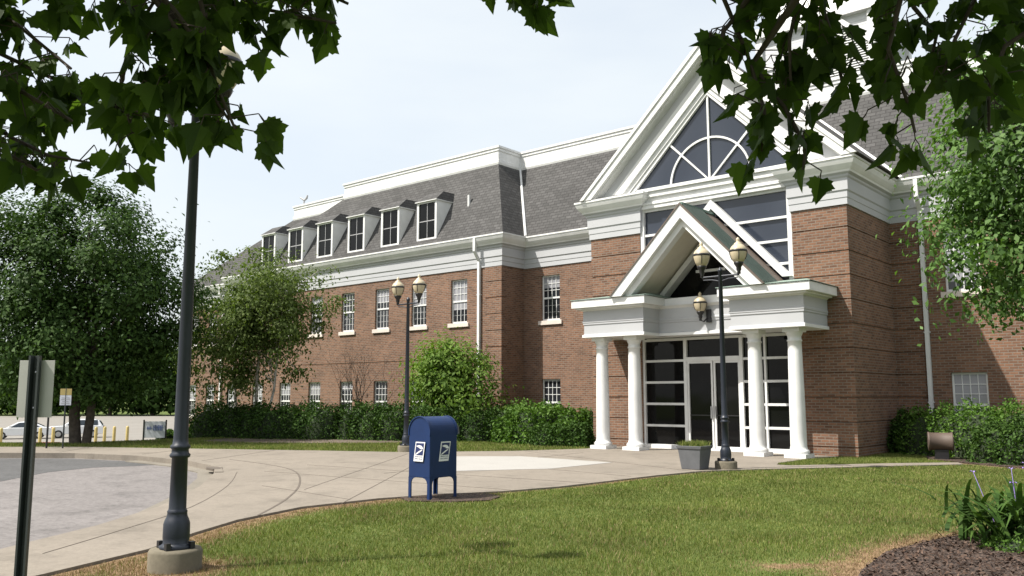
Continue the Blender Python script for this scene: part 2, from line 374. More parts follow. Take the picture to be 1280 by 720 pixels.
def dryness(x, y):
    d = np.zeros(np.shape(x))
    d = np.maximum(d, 1.0 - dpoly(x, y, MULCH, True) / .62)
    d = np.maximum(d, np.where(inpoly(x, y, MULCH), 1, 0))
    d = np.maximum(d, .95 - dpoly(x, y, LAWN_EDGE[2:8]) / .75)
    d = np.maximum(d, .75 - dpoly(x, y, LAWN_EDGE[8:14]) / .4)
    d = np.maximum(d, .8 - dpoly(x, y, [(-3.6, 7.9), (-2.9, 8.6)]) / .5)
    d = np.maximum(d, 1.2 - np.hypot(x + 7.75, y - 4.2) / .75)
    d = np.maximum(d, 1.2 - np.hypot(x + 9.75, y - 10.0) / .75)
    d = np.maximum(d, .8 - dpoly(x, y, MULCH2, True) / .6)
    d = np.maximum(d, 1 - dpoly(x, y, [(-27.8, 16.8), (-25, 18.3), (-23.2, 19.6)]) / .8)
    d = np.maximum(d, .8 - dpoly(x, y, PATH_UP[:4]) / .4)
    return np.clip(d, 0, 1)
at = me.attributes.new('dry', 'FLOAT', 'POINT'); at.data.foreach_set('value', dryness(GX, GY).ravel().astype(np.float32))
me.materials.append(M['ground']); go = bpy.data.objects.new('ground', me); S.collection.objects.link(go); tag(go, kind='structure')
def slab(name, poly, z0, z1, mat):
    mb = MB(); mb.prism(poly, z0, z1, 'Z'); o = mb.build(name, mat); return tag(o, kind='structure')
slab('concrete_plaza', LAWN_EDGE + PATH_UP + BACK + DRIVE, -.3, .03, M['concrete'])
slab('drive', drive_poly, -.3, -.10, M['asphalt_old'])
slab('dark_drive_lane', [(-34, -6), (-30.2, 3.8), (-26.3, 9.0), (-24.7, 10.3), (-22.3, 10.9), (-20.8, 10.9), (-20.9, 10.2), (-21.2, 9.4), (-20.7, 8.2), (-19.2, 6.7), (-19, 3), (-22, -6)], -.12, -.096, M['asphalt'])
mb = MB(); P_ = [(x, y) for x, y in DRIVE[5:]]
def strip(path, o0, o1, z0, z1):
    m_ = MB(); m_.sweep(path, [(o0, z0), (o1, z0), (o1, z1), (o0, z1)]); return m_
tag(strip(DRIVE[4:], -.02, .33, -.2, -.075).build('gutter', M['gutter']), kind='structure')
tag(strip(DRIVE[:8], -.17, -.01, -.2, .042).build('kerb', M['concrete']), kind='structure')
def joint(path, wd): tag(strip(path, -wd / 2, wd / 2, .02, .034).build('expansion_joint', M['joint']), kind='structure')
def smooth(path, k=4):
    p = [np.array(q, float) for q in path]; out = []
    for i in range(len(p) - 1):
        a, b_, c_, d = p[max(i - 1, 0)], p[i], p[i + 1], p[min(i + 2, len(p) - 1)]
        for j in range(k):
            t_ = j / k; out.append(tuple(.5 * ((2 * b_) + (c_ - a) * t_ + (2 * a - 5 * b_ + 4 * c_ - d) * t_ ** 2 + (3 * b_ - a - 3 * c_ + d) * t_ ** 3)))
    return out + [tuple(p[-1])]
joint(smooth([(-10.15, 6.7), (-11.33, 7.95), (-13.0, 9.4), (-15.2, 10.9), (-17.0, 11.6), (-19.5, 12.0)]), .035)
joint(smooth([(-9.35, 3.7), (-10.4, 5.1), (-11.65, 6.6), (-13.85, 8.5), (-16.2, 10.15)]), .012)
for a, b_ in (((-10.3, 8.2), (-17.6, 17.4)), ((-9.3, 13.0), (-16.6, 12.2)), ((-9.0, 16.4), (-16, 19.3)), ((-9.6, 11.2), (-15.9, 10.6)), ((-10.6, 8.6), (-13.4, 8.9)), ((-12.3, 9.0), (-17.6, 16.2)), ((-13.6, 11.9), (-14.3, 19.8)), ((-23.0, 11.5), (-24.2, 13.4)), ((-25.6, 10.4), (-27.2, 11.9)), ((-9.4, 14.6), (-16.4, 15.6)), ((-19.6, 11.3), (-21.8, 14.9))):
    joint([a, b_], .014)
slab('pale_concrete_patch', [(-15.9, 16.4), (-14.69, 17.53), (-11.66, 17.31), (-11.7, 14.99), (-13.0, 13.0), (-14.5, 14.2)], .01, .036, M['concrete_new'])
slab('kerb_dip_shadow', [(-17.75, 10.36), (-17.55, 10.5), (-17.2, 10.42), (-17.0, 10.2), (-17.1, 10.12), (-17.5, 10.2)], .0, .046, M['joint'])  # dark sheet painting the shadow in the kerb ramp's dip; no opening here
slab('mulch_bed', MULCH, -.1, .035, M['mulch'])
slab('mulch_strip', MULCH2, -.1, .03, M['mulch'])
SOIL = [(-28.4, 16.3), (-26.6, 16.5), (-24.6, 17.7), (-22.6, 19.6), (-21.9, 20.9), (-23.5, 21.3), (-26.5, 19.6), (-29.6, 18.0)]
slab('bare_soil', SOIL, -.1, .02, M['soil'])
slab('soil_patch', [(-10.3, 9.35), (-9.9, 9.15), (-9.3, 9.5), (-9.0, 10.0), (-9.2, 10.5), (-9.75, 10.7), (-10.05, 10.2)], -.1, .022, M['mulch'])
# parking lot in the hollow beyond the grass
def uvw(u, v): return (-.649 * u + .76 * v, .76 * u + .649 * v)
mb = MB(); mb.prism([uvw(58, -110), uvw(58, -14), uvw(156, -14), uvw(156, -110)], -2.2, -2.0, 'Z'); tag(mb.build('parking_lot', M['lot']), kind='structure')
# wood chips on the mulch (uncountable)
r = rg(5); cx = r.uniform(-2.9, .9, 9000); cy = r.uniform(6.5, 12.5, 9000); k = inpoly(cx, cy, MULCH); cx, cy = cx[k], cy[k]
q = leaves(np.stack([cx, cy, .04 + r.uniform(0, .02, len(cx))], 1), .05, r, up=1.2, asp=.4)
tag(fast('mulch_chips', q, 4, M['chip']), 'dark brown wood chips scattered over the mulch bed', 'mulch', kind='stuff')

# grass blades
def blades(x, y, z, h, wd, rng, lean=.5):
    n = len(x); th = rng.uniform(0, 6.283, n); dx = np.cos(th); dy = np.sin(th); la = rng.uniform(0, lean, n) * h; ph = rng.uniform(0, 6.283, n)
    a = np.stack([x - dx * wd / 2, y - dy * wd / 2, z], 1); b_ = np.stack([x + dx * wd / 2, y + dy * wd / 2, z], 1)
    c_ = np.stack([x + np.cos(ph) * la, y + np.sin(ph) * la, z + h * rng.uniform(.6, 1.2, n)], 1)
    return np.stack([a, b_, c_], 1)
def poly_lawn(x, y):
    return inpoly(x, y, LAWN_EDGE + [(-2.5, 22), (8, 24), (8, 0), (-6, -1.5)])
r = rg(11); n = 1100000
x = r.uniform(-11, 3, n); y = r.uniform(2, 22.5, n); u = -.649 * x + .76 * y; v_ = .76 * x + .649 * y
k = poly_lawn(x, y) & ~inpoly(x, y, MULCH) & ~inpoly(x, y, MULCH2) & (u > 6.3) & (np.abs(v_) < .68 * u + .6) & (r.uniform(0, 1, n) < np.minimum(1, (9 / np.maximum(u, 1)) ** 1.3))
k &= dpoly(x, y, LAWN_EDGE) > .03 + .06 * r.uniform(0, 1, n)
x, y, u = x[k], y[k], u[k]; dry = dryness(x, y)
patch = .5 + .5 * np.sin(x * 1.7 + 2 * np.sin(y * .9)) * np.sin(y * 1.3 + 1.5 * np.sin(x * 1.1))
mi = (r.uniform(0, 1, len(x)) < np.clip(dry * 1.1 + .11 * patch ** 2, 0, .92)).astype(int)
hh = .024 + .022 * patch
q = blades(x, y, np.zeros(len(x)), hh * (1 + .35 * r.normal(size=len(x))).clip(.4, 2) * (1 - .5 * dry), (.006 * np.maximum(1, u / 8)), r, .8)
tag(fast('lawn_grass', q, 3, [M['blade'], M['straw']], mi=mi), 'short mown green grass of the sunlit front lawn', 'grass', kind='stuff')
VERGE = [(-15.5, 21.2), (-16.4, 19.2), (-18.3, 16.85), (-20.9, 15.65), (-24.6, 13.7), (-27.8, 12.05), (-29.8, 10.4), (-37, 4), (-42, 9), (-31, 18.5), (-23, 24), (-16, 24)]
n = 240000; x = r.uniform(-42, -15, n); y = r.uniform(4, 24, n); k = inpoly(x, y, VERGE) & (-.649 * x + .76 * y < 36) & ~(inpoly(x, y, SOIL) & (r.uniform(0, 1, n) < .93)); x, y = x[k], y[k]; dry = dryness(x, y)
mi = (r.uniform(0, 1, len(x)) < dry * .9 + .06).astype(int)
tag(fast('verge_grass', blades(x, y, ground_z(x, y), .07 * np.ones(len(x)), .02, r), 3, [M['blade'], M['straw']], mi=mi), 'strip of grass between plaza and hedge', 'grass', kind='stuff')
WEDGE = PATH_UP[0:8] + [(-8.3, 23), (-7.9, 23), (-7.8, 26), (-6.8, 25), (-6.3, 23.4)]
n = 40000; x = r.uniform(-9, -5, n); y = r.uniform(19, 26, n); k = inpoly(x, y, WEDGE); x, y = x[k], y[k]
tag(fast('wedge_grass', blades(x, y, np.zeros(len(x)), .06 * np.ones(len(x)), .012, r), 3, M['blade']), 'small wedge of grass beside the brick entrance corner', 'grass', kind='stuff')

# ------------------------------------------------------------------ the brick building
BO = (-12.0, 23.0, 0.0)
bld = thing('brick_building', 'long red brick office building with white cornice, grey mansard roof and columned gabled entrance', 'building', BO)
def bpart(mb, name, mat, parent=bld, bevel=0): return mb.build(name, mat, parent, BO, bevel)
ZB, ZE, ZG = 6.72, 7.95, 11.5      # top of brick, gutter, top of mansard
YP, YW, YR = 23.0, 25.2, 26.6      # pavilion, projecting wing, recessed walls
WW, WH = .92, 1.8
left_c = [-24.38 - 2.38 * i for i in range(8)]
far_c = [-43.3, -45.6, -47.6]
def ops(cs, both=True): return [(c - WW / 2, c + WW / 2, z, z + WH) for c in cs for z in ((4.55, .45) if both else (4.55,))]
mb = MB(); mb.wall(-41.5, -22.07, -2.3, ZB, YW, ops(left_c))
mb.face([(-22.07, YW, -1), (-22.07, YR, -1), (-22.07, YR, ZB), (-22.07, YW, ZB)]); mb.face([(-41.5, YR, -2.3), (-41.5, YW, -2.3), (-41.5, YW, ZB), (-41.5, YR, ZB)])
bpart(mb, 'wall', M['brick'])
mb = MB(); mb.wall(-22.07, -16.2, -1, ZB, YR, ops([-20.72])); bpart(mb, 'wall', M['brick'])
mb = MB(); mb.wall(-48.7, -41.5, -2.6, ZB, YR, ops(far_c)); mb.box(-48.7, -48.5, YR, 42, -2.6, ZB); bpart(mb, 'wall', M['brick'])
right_c = [-5.95, -3.55, -1.15, 1.25]
mb = MB(); mb.wall(-7.9, 4, -1, ZB, YR, ops(right_c)); mb.box(3.8, 4, YR + .01, 42, -1, ZB); bpart(mb, 'wall', M['brick'])
# string course groove bands of the projecting wing
mb = MB()
for a, b_ in ((-41.5, -22.95),): mb.box(a, b_, YW - .018, YW + .05, 3.10, 3.17)
bpart(mb, 'string_course', M['brick'])
def banded(mb, x0, x1, y0, y1, zt=ZB, off=0, core=.028):
    mb.box(x0 + core, x1 - core, y0 + core, y1 - core, -.6, zt - .01)
    z = zt
    cuts = [zt] + [6.1 - .65 * k for k in range(10)]
    for k in range(len(cuts) - 1):
        mb.box(x0, x1, y0, y1, cuts[k + 1] + .032, cuts[k])
    mb.box(x0, x1, y0, y1, -.6, cuts[-1])
for x0, x1 in ((-16.2, -14.32), (-9.38, -7.85)):
    mb = MB(); banded(mb, x0, x1, YP, YR + .1); bpart(mb, 'entrance_pier', M['brick'])
mb = MB(); banded(mb, -22.92, -22.04, YW - .03, YW + .3); bpart(mb, 'corner_quoin', M['brick'])
mb = MB(); banded(mb, -7.9, -7.05, YR - .03, YR + .3); bpart(mb, 'corner_quoin', M['brick'])
# cornice: two swept runs
fz = lambda a, b: 1 if max(a[1], b[1]) < 7.6 else 0
PROF = [(-.06, ZB - .01), (.04, ZB - .01), (.04, 6.88), (.055, 6.9), (.055, 7.06), (.085, 7.1), (.085, 7.42), (.12, 7.46), (.13, 7.51), (.20, 7.56), (.22, 7.61), (.24, 7.63), (.28, 7.68), (.33, 7.75), (.365, 7.83), (.37, 7.885), (.40, 7.89), (.40, ZE), (-.06, ZE)]
mb = MB(); mb.sweep([(-48.7, YR), (-41.5, YR), (-41.5, YW), (-22.05, YW), (-22.05, YR), (-16.2, YR), (-16.2, YP), (-14.32, YP), (-14.32, YP + .3)], PROF, mif=fz); bpart(mb, 'cornice', [M['white'], M['frieze']])
mb = MB(); mb.sweep([(-9.38, YP + .3), (-9.38, YP), (-7.85, YP), (-7.85, YR), (4, YR)], PROF, mif=fz); bpart(mb, 'cornice', [M['white'], M['frieze']])
# mansard roof
e = .36; YWe, YRe = YW - e, YR - e; TW, TR = YWe + 2.0, YRe + 2.05
mb = MB(); zb = ZE - .02
xr = -22.05 + e
mb.face([(-41.5 - e, YWe, zb), (xr, YWe, zb), (xr - 2.0, TW, ZG), (-34.0, TW, ZG)])
mb.face([(xr, YWe, zb), (xr, YRe, zb), (xr - 2.0, TR, ZG), (xr - 2.0, TW, ZG)])
mb.face([(xr, YRe, zb), (-12.5, YRe, zb), (-12.5, TR, ZG), (xr - 2.0, TR, ZG)])
mb.face([(-41.5 - e, 30, zb), (-41.5 - e, YWe, zb), (-34.0, TW, ZG), (-34.0, 30, ZG)])
mb.face([(-48.7 - e, YRe, zb), (-34, YRe, zb), (-34, TR, ZG), (-40.3, TR, ZG)])
mb.face([(-48.7 - e, 42, zb), (-48.7 - e, YRe, zb), (-40.3, TR, ZG), (-40.3, 42, ZG)])
mb.face([(-11.5, YRe, zb), (4.3, YRe, zb), (4.3, TR, ZG), (-11.5, TR, ZG)])
mb.face([(-40.3, TR, ZG - .02), (4.3, TR, ZG - .02), (4.3, 42, ZG - .02), (-40.3, 42, ZG - .02)]); mb.face([(-34, TW, ZG - .02), (xr - 2, TW, ZG - .02), (xr - 2, TR, ZG - .02), (-34, TR, ZG - .02)])
mb.face([(4.3, YRe, zb), (4.3, 42, zb), (4.3, 42, ZG), (4.3, TR, ZG)]); mb.face([(4.3, 42, zb), (-48.7, 42, zb), (-48.7, 42, ZG), (4.3, 42, ZG)])
bpart(mb, 'roof', M['shingle'])
mb = MB(); mb.box(-48.7, 4, 41.8, 42, -2.6, 8); bpart(mb, 'wall', M['brick'])
# valley flashings
mb = MB(); mb.tube([(xr + .02, YRe - .02, zb + .05), (xr - 1.98, TR - .02, ZG)], .06, 6); bpart(mb, 'valley_flashing', M['white'])
# parapet
PP = [(-.25, ZG - .1), (.04, ZG - .1), (.07, ZG), (.07, ZG + .12), (.025, ZG + .15), (.025, ZG + .50), (.06, ZG + .53), (.06, ZG + .62), (.10, ZG + .65), (.10, ZG + .74), (-.25, ZG + .74)]
mb = MB(); mb.sweep([(-40.3, 34), (-40.3, TR), (-34.0, TR), (-34.0, TW), (xr - 2, TW), (xr - 2, TR), (4.3, TR), (4.3, 34)], PP); bpart(mb, 'parapet', M['white'])
# windows (prototype at its sill centre, outer face of wall)
def make_window():
    f = MB(); d = .085
    for x0, x1, z0, z1 in ((-WW / 2, -WW / 2 + .055, 0, WH), (WW / 2 - .055, WW / 2, 0, WH), (-WW / 2 + .055, WW / 2 - .055, WH - .055, WH), (-WW / 2 + .055, WW / 2 - .055, 0, .07), (-WW / 2 + .055, WW / 2 - .055, WH / 2 - .035, WH / 2 + .035)):
        f.box(x0, x1, d, d + .05, z0, z1)
    win = f.build('window', M['white'])
    m_ = MB()
    for s0, s1, dy in ((.07, WH / 2 - .035, .02), (WH / 2 + .035, WH - .055, .0)):
        for i in range(1, 4):
            x = -WW / 2 + .055 + (WW - .11) * i / 4; m_.box(x - .011, x + .011, d + .012 + dy, d + .032 + dy, s0, s1)
        for j in range(1, 3):
            z = s0 + (s1 - s0) * j / 3; m_.box(-WW / 2 + .055, WW / 2 - .055, d + .014 + dy, d + .030 + dy, z - .011, z + .011)
    m_.build('muntins', M['white'], win)
    p = MB(); p.box(-WW / 2 + .02, WW / 2 - .02, d + .034, d + .06, .02, WH - .02); pn = p.build('pane', M['pane'], win)
    uv = pn.data.uv_layers[0]
    s_ = MB(); s_.box(-.58, .58, -.07, .11, -.17, -.005); s_.build('sill', M['stone'], win, bevel=.008)
    return win
wproto = make_window(); first = True
for cs, y in ((left_c, YW), ([-20.72], YR), (far_c, YR), (right_c, YR)):
    for c_ in cs:
        for z in (4.55, .45):
            o = wproto if first else copy_tree(wproto); first = False
            o.parent = bld; o.location = (c_ - BO[0], y - BO[1], z)
# dormers
def make_dormer():
    f = MB(); hw, h = .6, 1.74
    for x0, x1, z0, z1 in ((-hw, -hw + .11, 0, h), (hw - .11, hw, 0, h), (-hw + .11, hw - .11, h - .1, h), (-hw + .11, hw - .11, 0, .12)): f.box(x0, x1, -.02, .08, z0, z1)
    d = f.build('dormer', M['white'])
    p = MB(); p.box(-hw + .1, hw - .1, .03, .07, .1, h - .08); p.build('pane', M['glass'], d)
    m_ = MB(); m_.box(-.012, .012, .012, .03, .12, h - .1); m_.box(-hw + .11, hw - .11, .014, .03, h / 2 - .02, h / 2 + .015); m_.build('muntins', M['grey_ink'], d)
    for s in (-1, 1):
        c_ = MB(); c_.prism([(.02, .05), (.02, h - .002), (1.1, h - .002), (1.1, h - .2)], s * (hw - .03), s * (hw - .002), 'X')
        c_.build('cheek', M['white'], d)
    r_ = MB(); a, b2, zt = hw + .06, hw - .12, .44
    v = [(-a, -.1, h), (a, -.1, h), (a, 1.25, h), (-a, 1.25, h), (-b2, .5, h + zt), (b2, .5, h + zt), (b2, 1.4, h + zt), (-b2, 1.4, h + zt)]
    r_.mesh(v, [(0, 1, 5, 4), (1, 2, 6, 5), (3, 0, 4, 7), (4, 5, 6, 7), (3, 2, 1, 0)])
    r_.box(-a, a, -.1, 1.1, h - .035, h - .003, 1)
    r_.build('dormer_roof', [M['shingle'], M['white']], d)
    return d
dp = make_dormer()
for i in range(6):
    o = dp if i == 0 else copy_tree(dp); o.parent = bld; o.location = (-26.12 - 2.335 * i - BO[0], 25.0 - BO[1], 8.13)
mb = MB(); mb.tube([(-24.4, 25.78, 9.2), (-24.4, 25.78, 10.0)], .06, 10); bpart(mb, 'vent_pipe', M['white'])
# downspouts
def spout(x, y, zb_=0.1):
    m_ = MB(); t_ = .055
    m_.box(x - t_, x + t_, y - .40, y - .30, 7.35, 7.9)
    m_.prism([(y - .40, 7.35), (y - .30, 7.35), (y - .03, 6.98), (y - .13, 6.98)], x - t_, x + t_, 'X')
    m_.box(x - t_, x + t_, y - .13, y - .03, zb_, 6.979)
    for z in (5.6, 3.4, 1.4): m_.box(x - .075, x + .075, y - .132, y - .0, z, z + .04)
    bpart(m_, 'downspout', M['white'])
spout(-23.2, YW); spout(-6.95, YR); spout(-44.4, YR, -1)
# ---------------- main gable over the entrance
gable = MB(); AX, AZ, SL = -11.85, 12.15, .95
def chev(m_, xc, za, zb_, sl, vt, y0, y1, mi=0):
    a = (za - zb_) / sl; b_ = (za - vt - zb_) / sl
    m_.prism([(xc - a, zb_), (xc - b_, zb_), (xc, za - vt), (xc, za)], y0, y1, 'Y', mi)
    m_.prism([(xc, za), (xc, za - vt), (xc + b_, zb_), (xc + a, zb_)], y0, y1, 'Y', mi)
chev(gable, AX, AZ, 7.96, SL, .33, 22.58, 22.70)          # outer raking fascia
chev(gable, AX, AZ + .08, 7.97, SL, .14, 22.54, 22.62)      # crown strip
chev(gable, AX, AZ - .30, 7.96, SL, .08, 22.69, 23.1)       # soffit
gb = bpart(gable, 'gable', M['white'])
ty = MB(); chev(ty, AX, AZ - .34, 8.05, SL, 1.1, 23.0, 23.1); bpart(ty, 'tympanum', M['siding'], gb)
tr = MB(); tz = AZ - .76
chev(tr, AX, tz, 8.05, .98, .40, 22.86, 23.02); chev(tr, AX, tz - .39, 8.05, .98, .20, 22.93, 23.02); chev(tr, AX, tz - .57, 8.05, 1.0, .14, 22.97, 23.06)
bpart(tr, 'raking_trim', M['white'], gb)
gl = MB(); gz = tz - .66; gh = (gz - 8.03) / 1.0
gl.prism([(AX - gh - .1, 8.0), (AX + gh + .1, 8.0), (AX, gz + .1)], 23.06, 23.09, 'Y'); bpart(gl, 'gable_pane', M['glass_up'], gb)
mu = MB(); cz = 8.03; rr = 1.35
mu.box(AX - .03, AX + .03, 23.0, 23.055, cz, gz)
for s in (-1, 1):
    L_ = gh / 2 + .02; dx = .03
    mu.prism([(AX - dx * s, cz), (AX + dx * s, cz + .0), (AX + s * (L_ + dx), cz + L_), (AX + s * (L_ - dx), cz + L_ + .03)], 23.005, 23.052, 'Y')
arc = [(rr * math.cos(a), rr * math.sin(a)) for a in np.linspace(0, math.pi, 33)]
for (a0, b0), (a1, b1) in zip(arc, arc[1:]):
    k = 1 - .06 / rr
    mu.prism([(AX + a0, cz + b0), (AX + a1, cz + b1), (AX + a1 * k, cz + b1 * k), (AX + a0 * k, cz + b0 * k)], 23.003, 23.05, 'Y')
bpart(mu, 'fan_mullions', M['white'], gb)
band = MB()
band.box(-14.31, -9.39, 22.90, 23.2, 7.80, 8.05); band.box(-14.31, -9.39, 22.84, 23.15, 7.97, 8.07); band.box(-14.31, -9.39, 22.98, 23.2, 7.62, 7.80); band.box(-14.31, -9.39, 22.93, 23.19, 7.44, 7.62); band.box(-14.31, -9.39, 22.90, 23.15, 7.56, 7.63)
bpart(band, 'frieze_band', M['white'])
rf = MB(); chev(rf, AX, AZ + .10, 7.98, SL, .10, 22.58, 31.5); bpart(rf, 'gable_roof', M['shingle'])
fl = MB(); fl.tube([(AX + (AZ + .1 - 7.97) / SL + .02, YRe, 7.97), (AX + (AZ + .1 - ZG) / SL, TR, ZG)], .07, 6); fl.tube([(AX - (AZ + .1 - 7.97) / SL - .02, YRe, 7.97), (AX - (AZ + .1 - ZG) / SL, TR, ZG)], .07, 6); bpart(fl, 'valley_flashing', M['white'])
# ---------------- glass wall
GX0, GX1 = -14.32, -9.38
pn = MB(); pn.box(GX0, GX1, 23.13, 23.17, 3.34, 7.5); bpart(pn, 'upper_glazing', M['glass_up'])
mb = MB(); rows_u = [3.32, 3.97, 4.63, 5.29, 5.95, 6.61]
mb.box(GX0, GX0 + .14, 23.03, 23.125, 3.4, 7.45); mb.box(GX1 - .14, GX1, 23.03, 23.125, 3.4, 7.45)
for z in rows_u: mb.box(GX0 + .14, GX1 - .14, 23.06, 23.125, z - .035, z + .035)
mb.box(GX0 + .14, GX1 - .14, 23.05, 23.125, 7.36, 7.45)
bpart(mb, 'window_frame', M['white'])
ent = MB()   # lower storefront frame
for x0, x1 in ((GX0, GX0 + .07), (-12.90, -12.80), (-11.10, -11.0), (GX1 - .07, GX1), (-10.36, -10.30)): ent.box(x0, x1, 23.04, 23.125, .05, 3.34)
for z in (.06, .71, 1.36, 2.01, 2.66, 3.30):
    for x0, x1 in ((GX0 + .07, -12.90), (-11.0, -10.36), (-10.30, GX1 - .07)): ent.box(x0, x1, 23.05, 23.125, z - .035, z + .035)
ent.box(-12.80, -11.10, 23.03, 23.12, 2.63, 2.75); ent.box(-12.80, -11.10, 23.05, 23.12, 3.27, 3.34)
en = bpart(ent, 'entrance', M['white'])
mb = MB(); mb.box(GX0, -12.85, 23.13, 23.17, 0, 3.33); mb.box(-12.85, -11.05, 23.13, 23.17, 2.65, 3.33); mb.box(-11.05, GX1, 23.13, 23.17, 0, 3.33); bpart(mb, 'storefront_glazing', M['glass'], en)
for x0, x1, hs in ((-12.795, -11.965, 1), (-11.935, -11.105, -1)):
    mb = MB()
    mb.box(x0, x0 + .055, 23.06, 23.11, .05, 2.63); mb.box(x1 - .055, x1, 23.06, 23.11, .05, 2.63); mb.box(x0 + .055, x1 - .055, 23.06, 23.11, 2.56, 2.63); mb.box(x0 + .055, x1 - .055, 23.06, 23.11, .05, .15)
    mb.box(x0 + .055, x1 - .055, 23.115, 23.125, .15, 2.56, 1)
    hx = x1 - .05 if hs > 0 else x0 + .05
    mb.box(hx - .012, hx + .012, 23.0, 23.06, .95, 1.3, 2)
    mb.box(x0 + .055, x1 - .055, 23.09, 23.112, 1.02, 1.05, 3)
    bpart(mb, 'door', [M['white'], M['glass'], M['rim'], M['black']], en)
mb = MB(); mb.box(GX0, -12.9, 22.93, 23.12, -.1, .15); mb.box(-11.0, GX1, 22.93, 23.12, -.1, .15); mb.box(-12.9, -11.0, 22.9, 23.12, -.1, .055); bpart(mb, 'threshold', M['white'], en)
# ---------------- portico
XC = -11.87
ef = lambda a, b: 1 if min(a[1], b[1]) >= 3.44 and max(a[1], b[1]) < 4.19 else 0
EPROF = [(-.5, 3.36), (0, 3.36), (0.045, 3.36), (0.045, 3.44), (0, 3.46), (0, 3.74), (.022, 3.75), (.022, 3.80), (.035, 3.81), (.035, 3.86), (0.02, 3.88), (.02, 4.16), (.07, 4.20), (.13, 4.24), (-.5, 4.24)]
por = MB()
xl0, xl1, xr0, xr1 = -15.35, -13.25, -10.5, -8.50; yf = 21.37; yc = 22.25
def ent_block(m_, x0, x1):
    m_.sweep([(x0, 22.99), (x0, yf), (x1, yf), (x1, 22.99)], EPROF, mif=ef)
    m_.box(x0 + .4, x1 - .4, yf + .4, 22.99, 3.362, 4.2)
ent_block(por, xl0, xl1); ent_block(por, xr0, xr1)
por.sweep([(xl1 - .05, yc), (xr0 + .05, yc)], EPROF, mif=ef)
por.box(xl1 - .02, xr0 + .02, yc + .05, 22.99, 3.364, 3.4)
por.box(xl1 - .02, xr0 + .02, yc - .03, yc + .35, 4.24, 4.46)
pt = bpart(por, 'portico', [M['white'], M['frieze']])
for (x0, x1) in ((-15.62, -13.02), (-10.74, -8.20)):
    m_ = MB(); y0 = 21.08
    m_.box(x0, x1, y0, 22.99, 4.245, 4.48); m_.box(x0 + .12, x1 - .12, y0 + .1, 22.95, 4.20, 4.246)
    bpart(m_, 'slab', M['white'], pt, .01)
    m_ = MB(); xa, xb = x0 - .03, x1 + .03
    hl = .85
    v = [(xa, y0 - .03, 4.485), (xb, y0 - .03, 4.485), (xb, 22.995, 4.485), (xa, 22.995, 4.485), (xa + hl, 22.995, 4.80), (xb - hl, 22.995, 4.80), (xa, y0 - .03, 4.50), (xb, y0 - .03, 4.50), (xb, 22.995, 4.50), (xa, 22.995, 4.50)]
    m_.mesh(v, [(0, 1, 7, 6), (1, 2, 8, 7), (3, 0, 6, 9), (6, 7, 5, 4), (7, 8, 5), (9, 6, 4)])
    bpart(m_, 'slab_roof', M['green_pale'], pt)
# columns
for x in (-14.98, -13.83, -10.04, -8.93):
    m_ = MB(); y = 21.78
    m_.box(x - .285, x + .285, y - .285, y + .285, .0, .13)
    prof = [(.25, .13), (.268, .16), (.268, .20), (.24, .235), (.22, .25), (.211, .30)]
    for i in range(13):
        t_ = i / 12; prof.append((.205 - .032 * t_ ** 1.6, .32 + (3.0 - .32) * t_))
    prof += [(.192, 3.01), (.192, 3.045), (.173, 3.06), (.173, 3.14), (.188, 3.16), (.215, 3.23), (.22, 3.25)]
    m_.lathe(prof, (x, y, 0), 32); m_.box(x - .228, x + .228, y - .228, y + .228, 3.25, 3.361)
    bpart(m_, 'column', M['white'], pt)
# small pediment
PA, PS = 6.90, 1.03
m_ = MB(); chev(m_, XC + .12, PA + .03, 4.49, PS, .38, 20.98, 21.14); chev(m_, XC + .12, PA - .36, 4.49, PS, .22, 21.14, 21.40)
bpart(m_, 'pediment_fascia', M['white'], pt)
m_ = MB(); chev(m_, XC + .12, PA - .52, 4.49, PS, .20, 22.62, 22.98); bpart(m_, 'rear_fascia', M['white'], pt)
m_ = MB(); chev(m_, XC + .12, PA - .28, 4.49, PS, .12, 21.145, 22.99); bpart(m_, 'pediment_ceiling', M['ceil'], pt)
m_ = MB(); chev(m_, XC + .12, PA + .05, 4.50, PS, .06, 21.03, 22.145)
a = (PA + .06 - 4.52) / PS
for sgn in (-1, 1):
    for k in range(9):
        y = 21.04 + k * .13; xt, zt = XC + .12, PA + .05
        m_.prism([(xt + sgn * .02, zt - .02), (xt + sgn * .02, zt + .06), (xt + sgn * a, 4.58), (xt + sgn * a, 4.50)], y, y + .045, 'Y', 1)
m_.box(XC + .12 - .06, XC + .12 + .06, 21.025, 22.98, PA + .02, PA + .09)
bpart(m_, 'pediment_roof', [M['green_metal'], M['green_dark']], pt)
m_ = MB(); chev(m_, XC + .12, PA + .05, 4.50, PS, .10, 22.15, 22.99); chev(m_, XC + .12, PA + .075, 4.50, PS, .055, 20.955, 21.03); bpart(m_, 'roof_flashing', M['brown_metal'], pt)
m_ = MB(); chev(m_, XC + .08, 7.40, 4.9, 1.05, .27, 22.90, 23.12); bpart(m_, 'wall_rake_trim', M['white'], pt)
m_ = MB(); m_.box(xl1, xr0, 22.90, 22.99, 4.42, 4.55); m_.box(xl1 + .9, xr0 - .9, 22.93, 22.99, 5.25, 5.33); bpart(m_, 'transom_bar', M['white'], pt)
m_ = MB(); m_.prism([(XC - 1.9, 4.5), (XC + 2.1, 4.5), (XC + .12, 6.4)], 22.992, 23.02, 'Y'); bpart(m_, 'pediment_pane', M['glass'], pt)
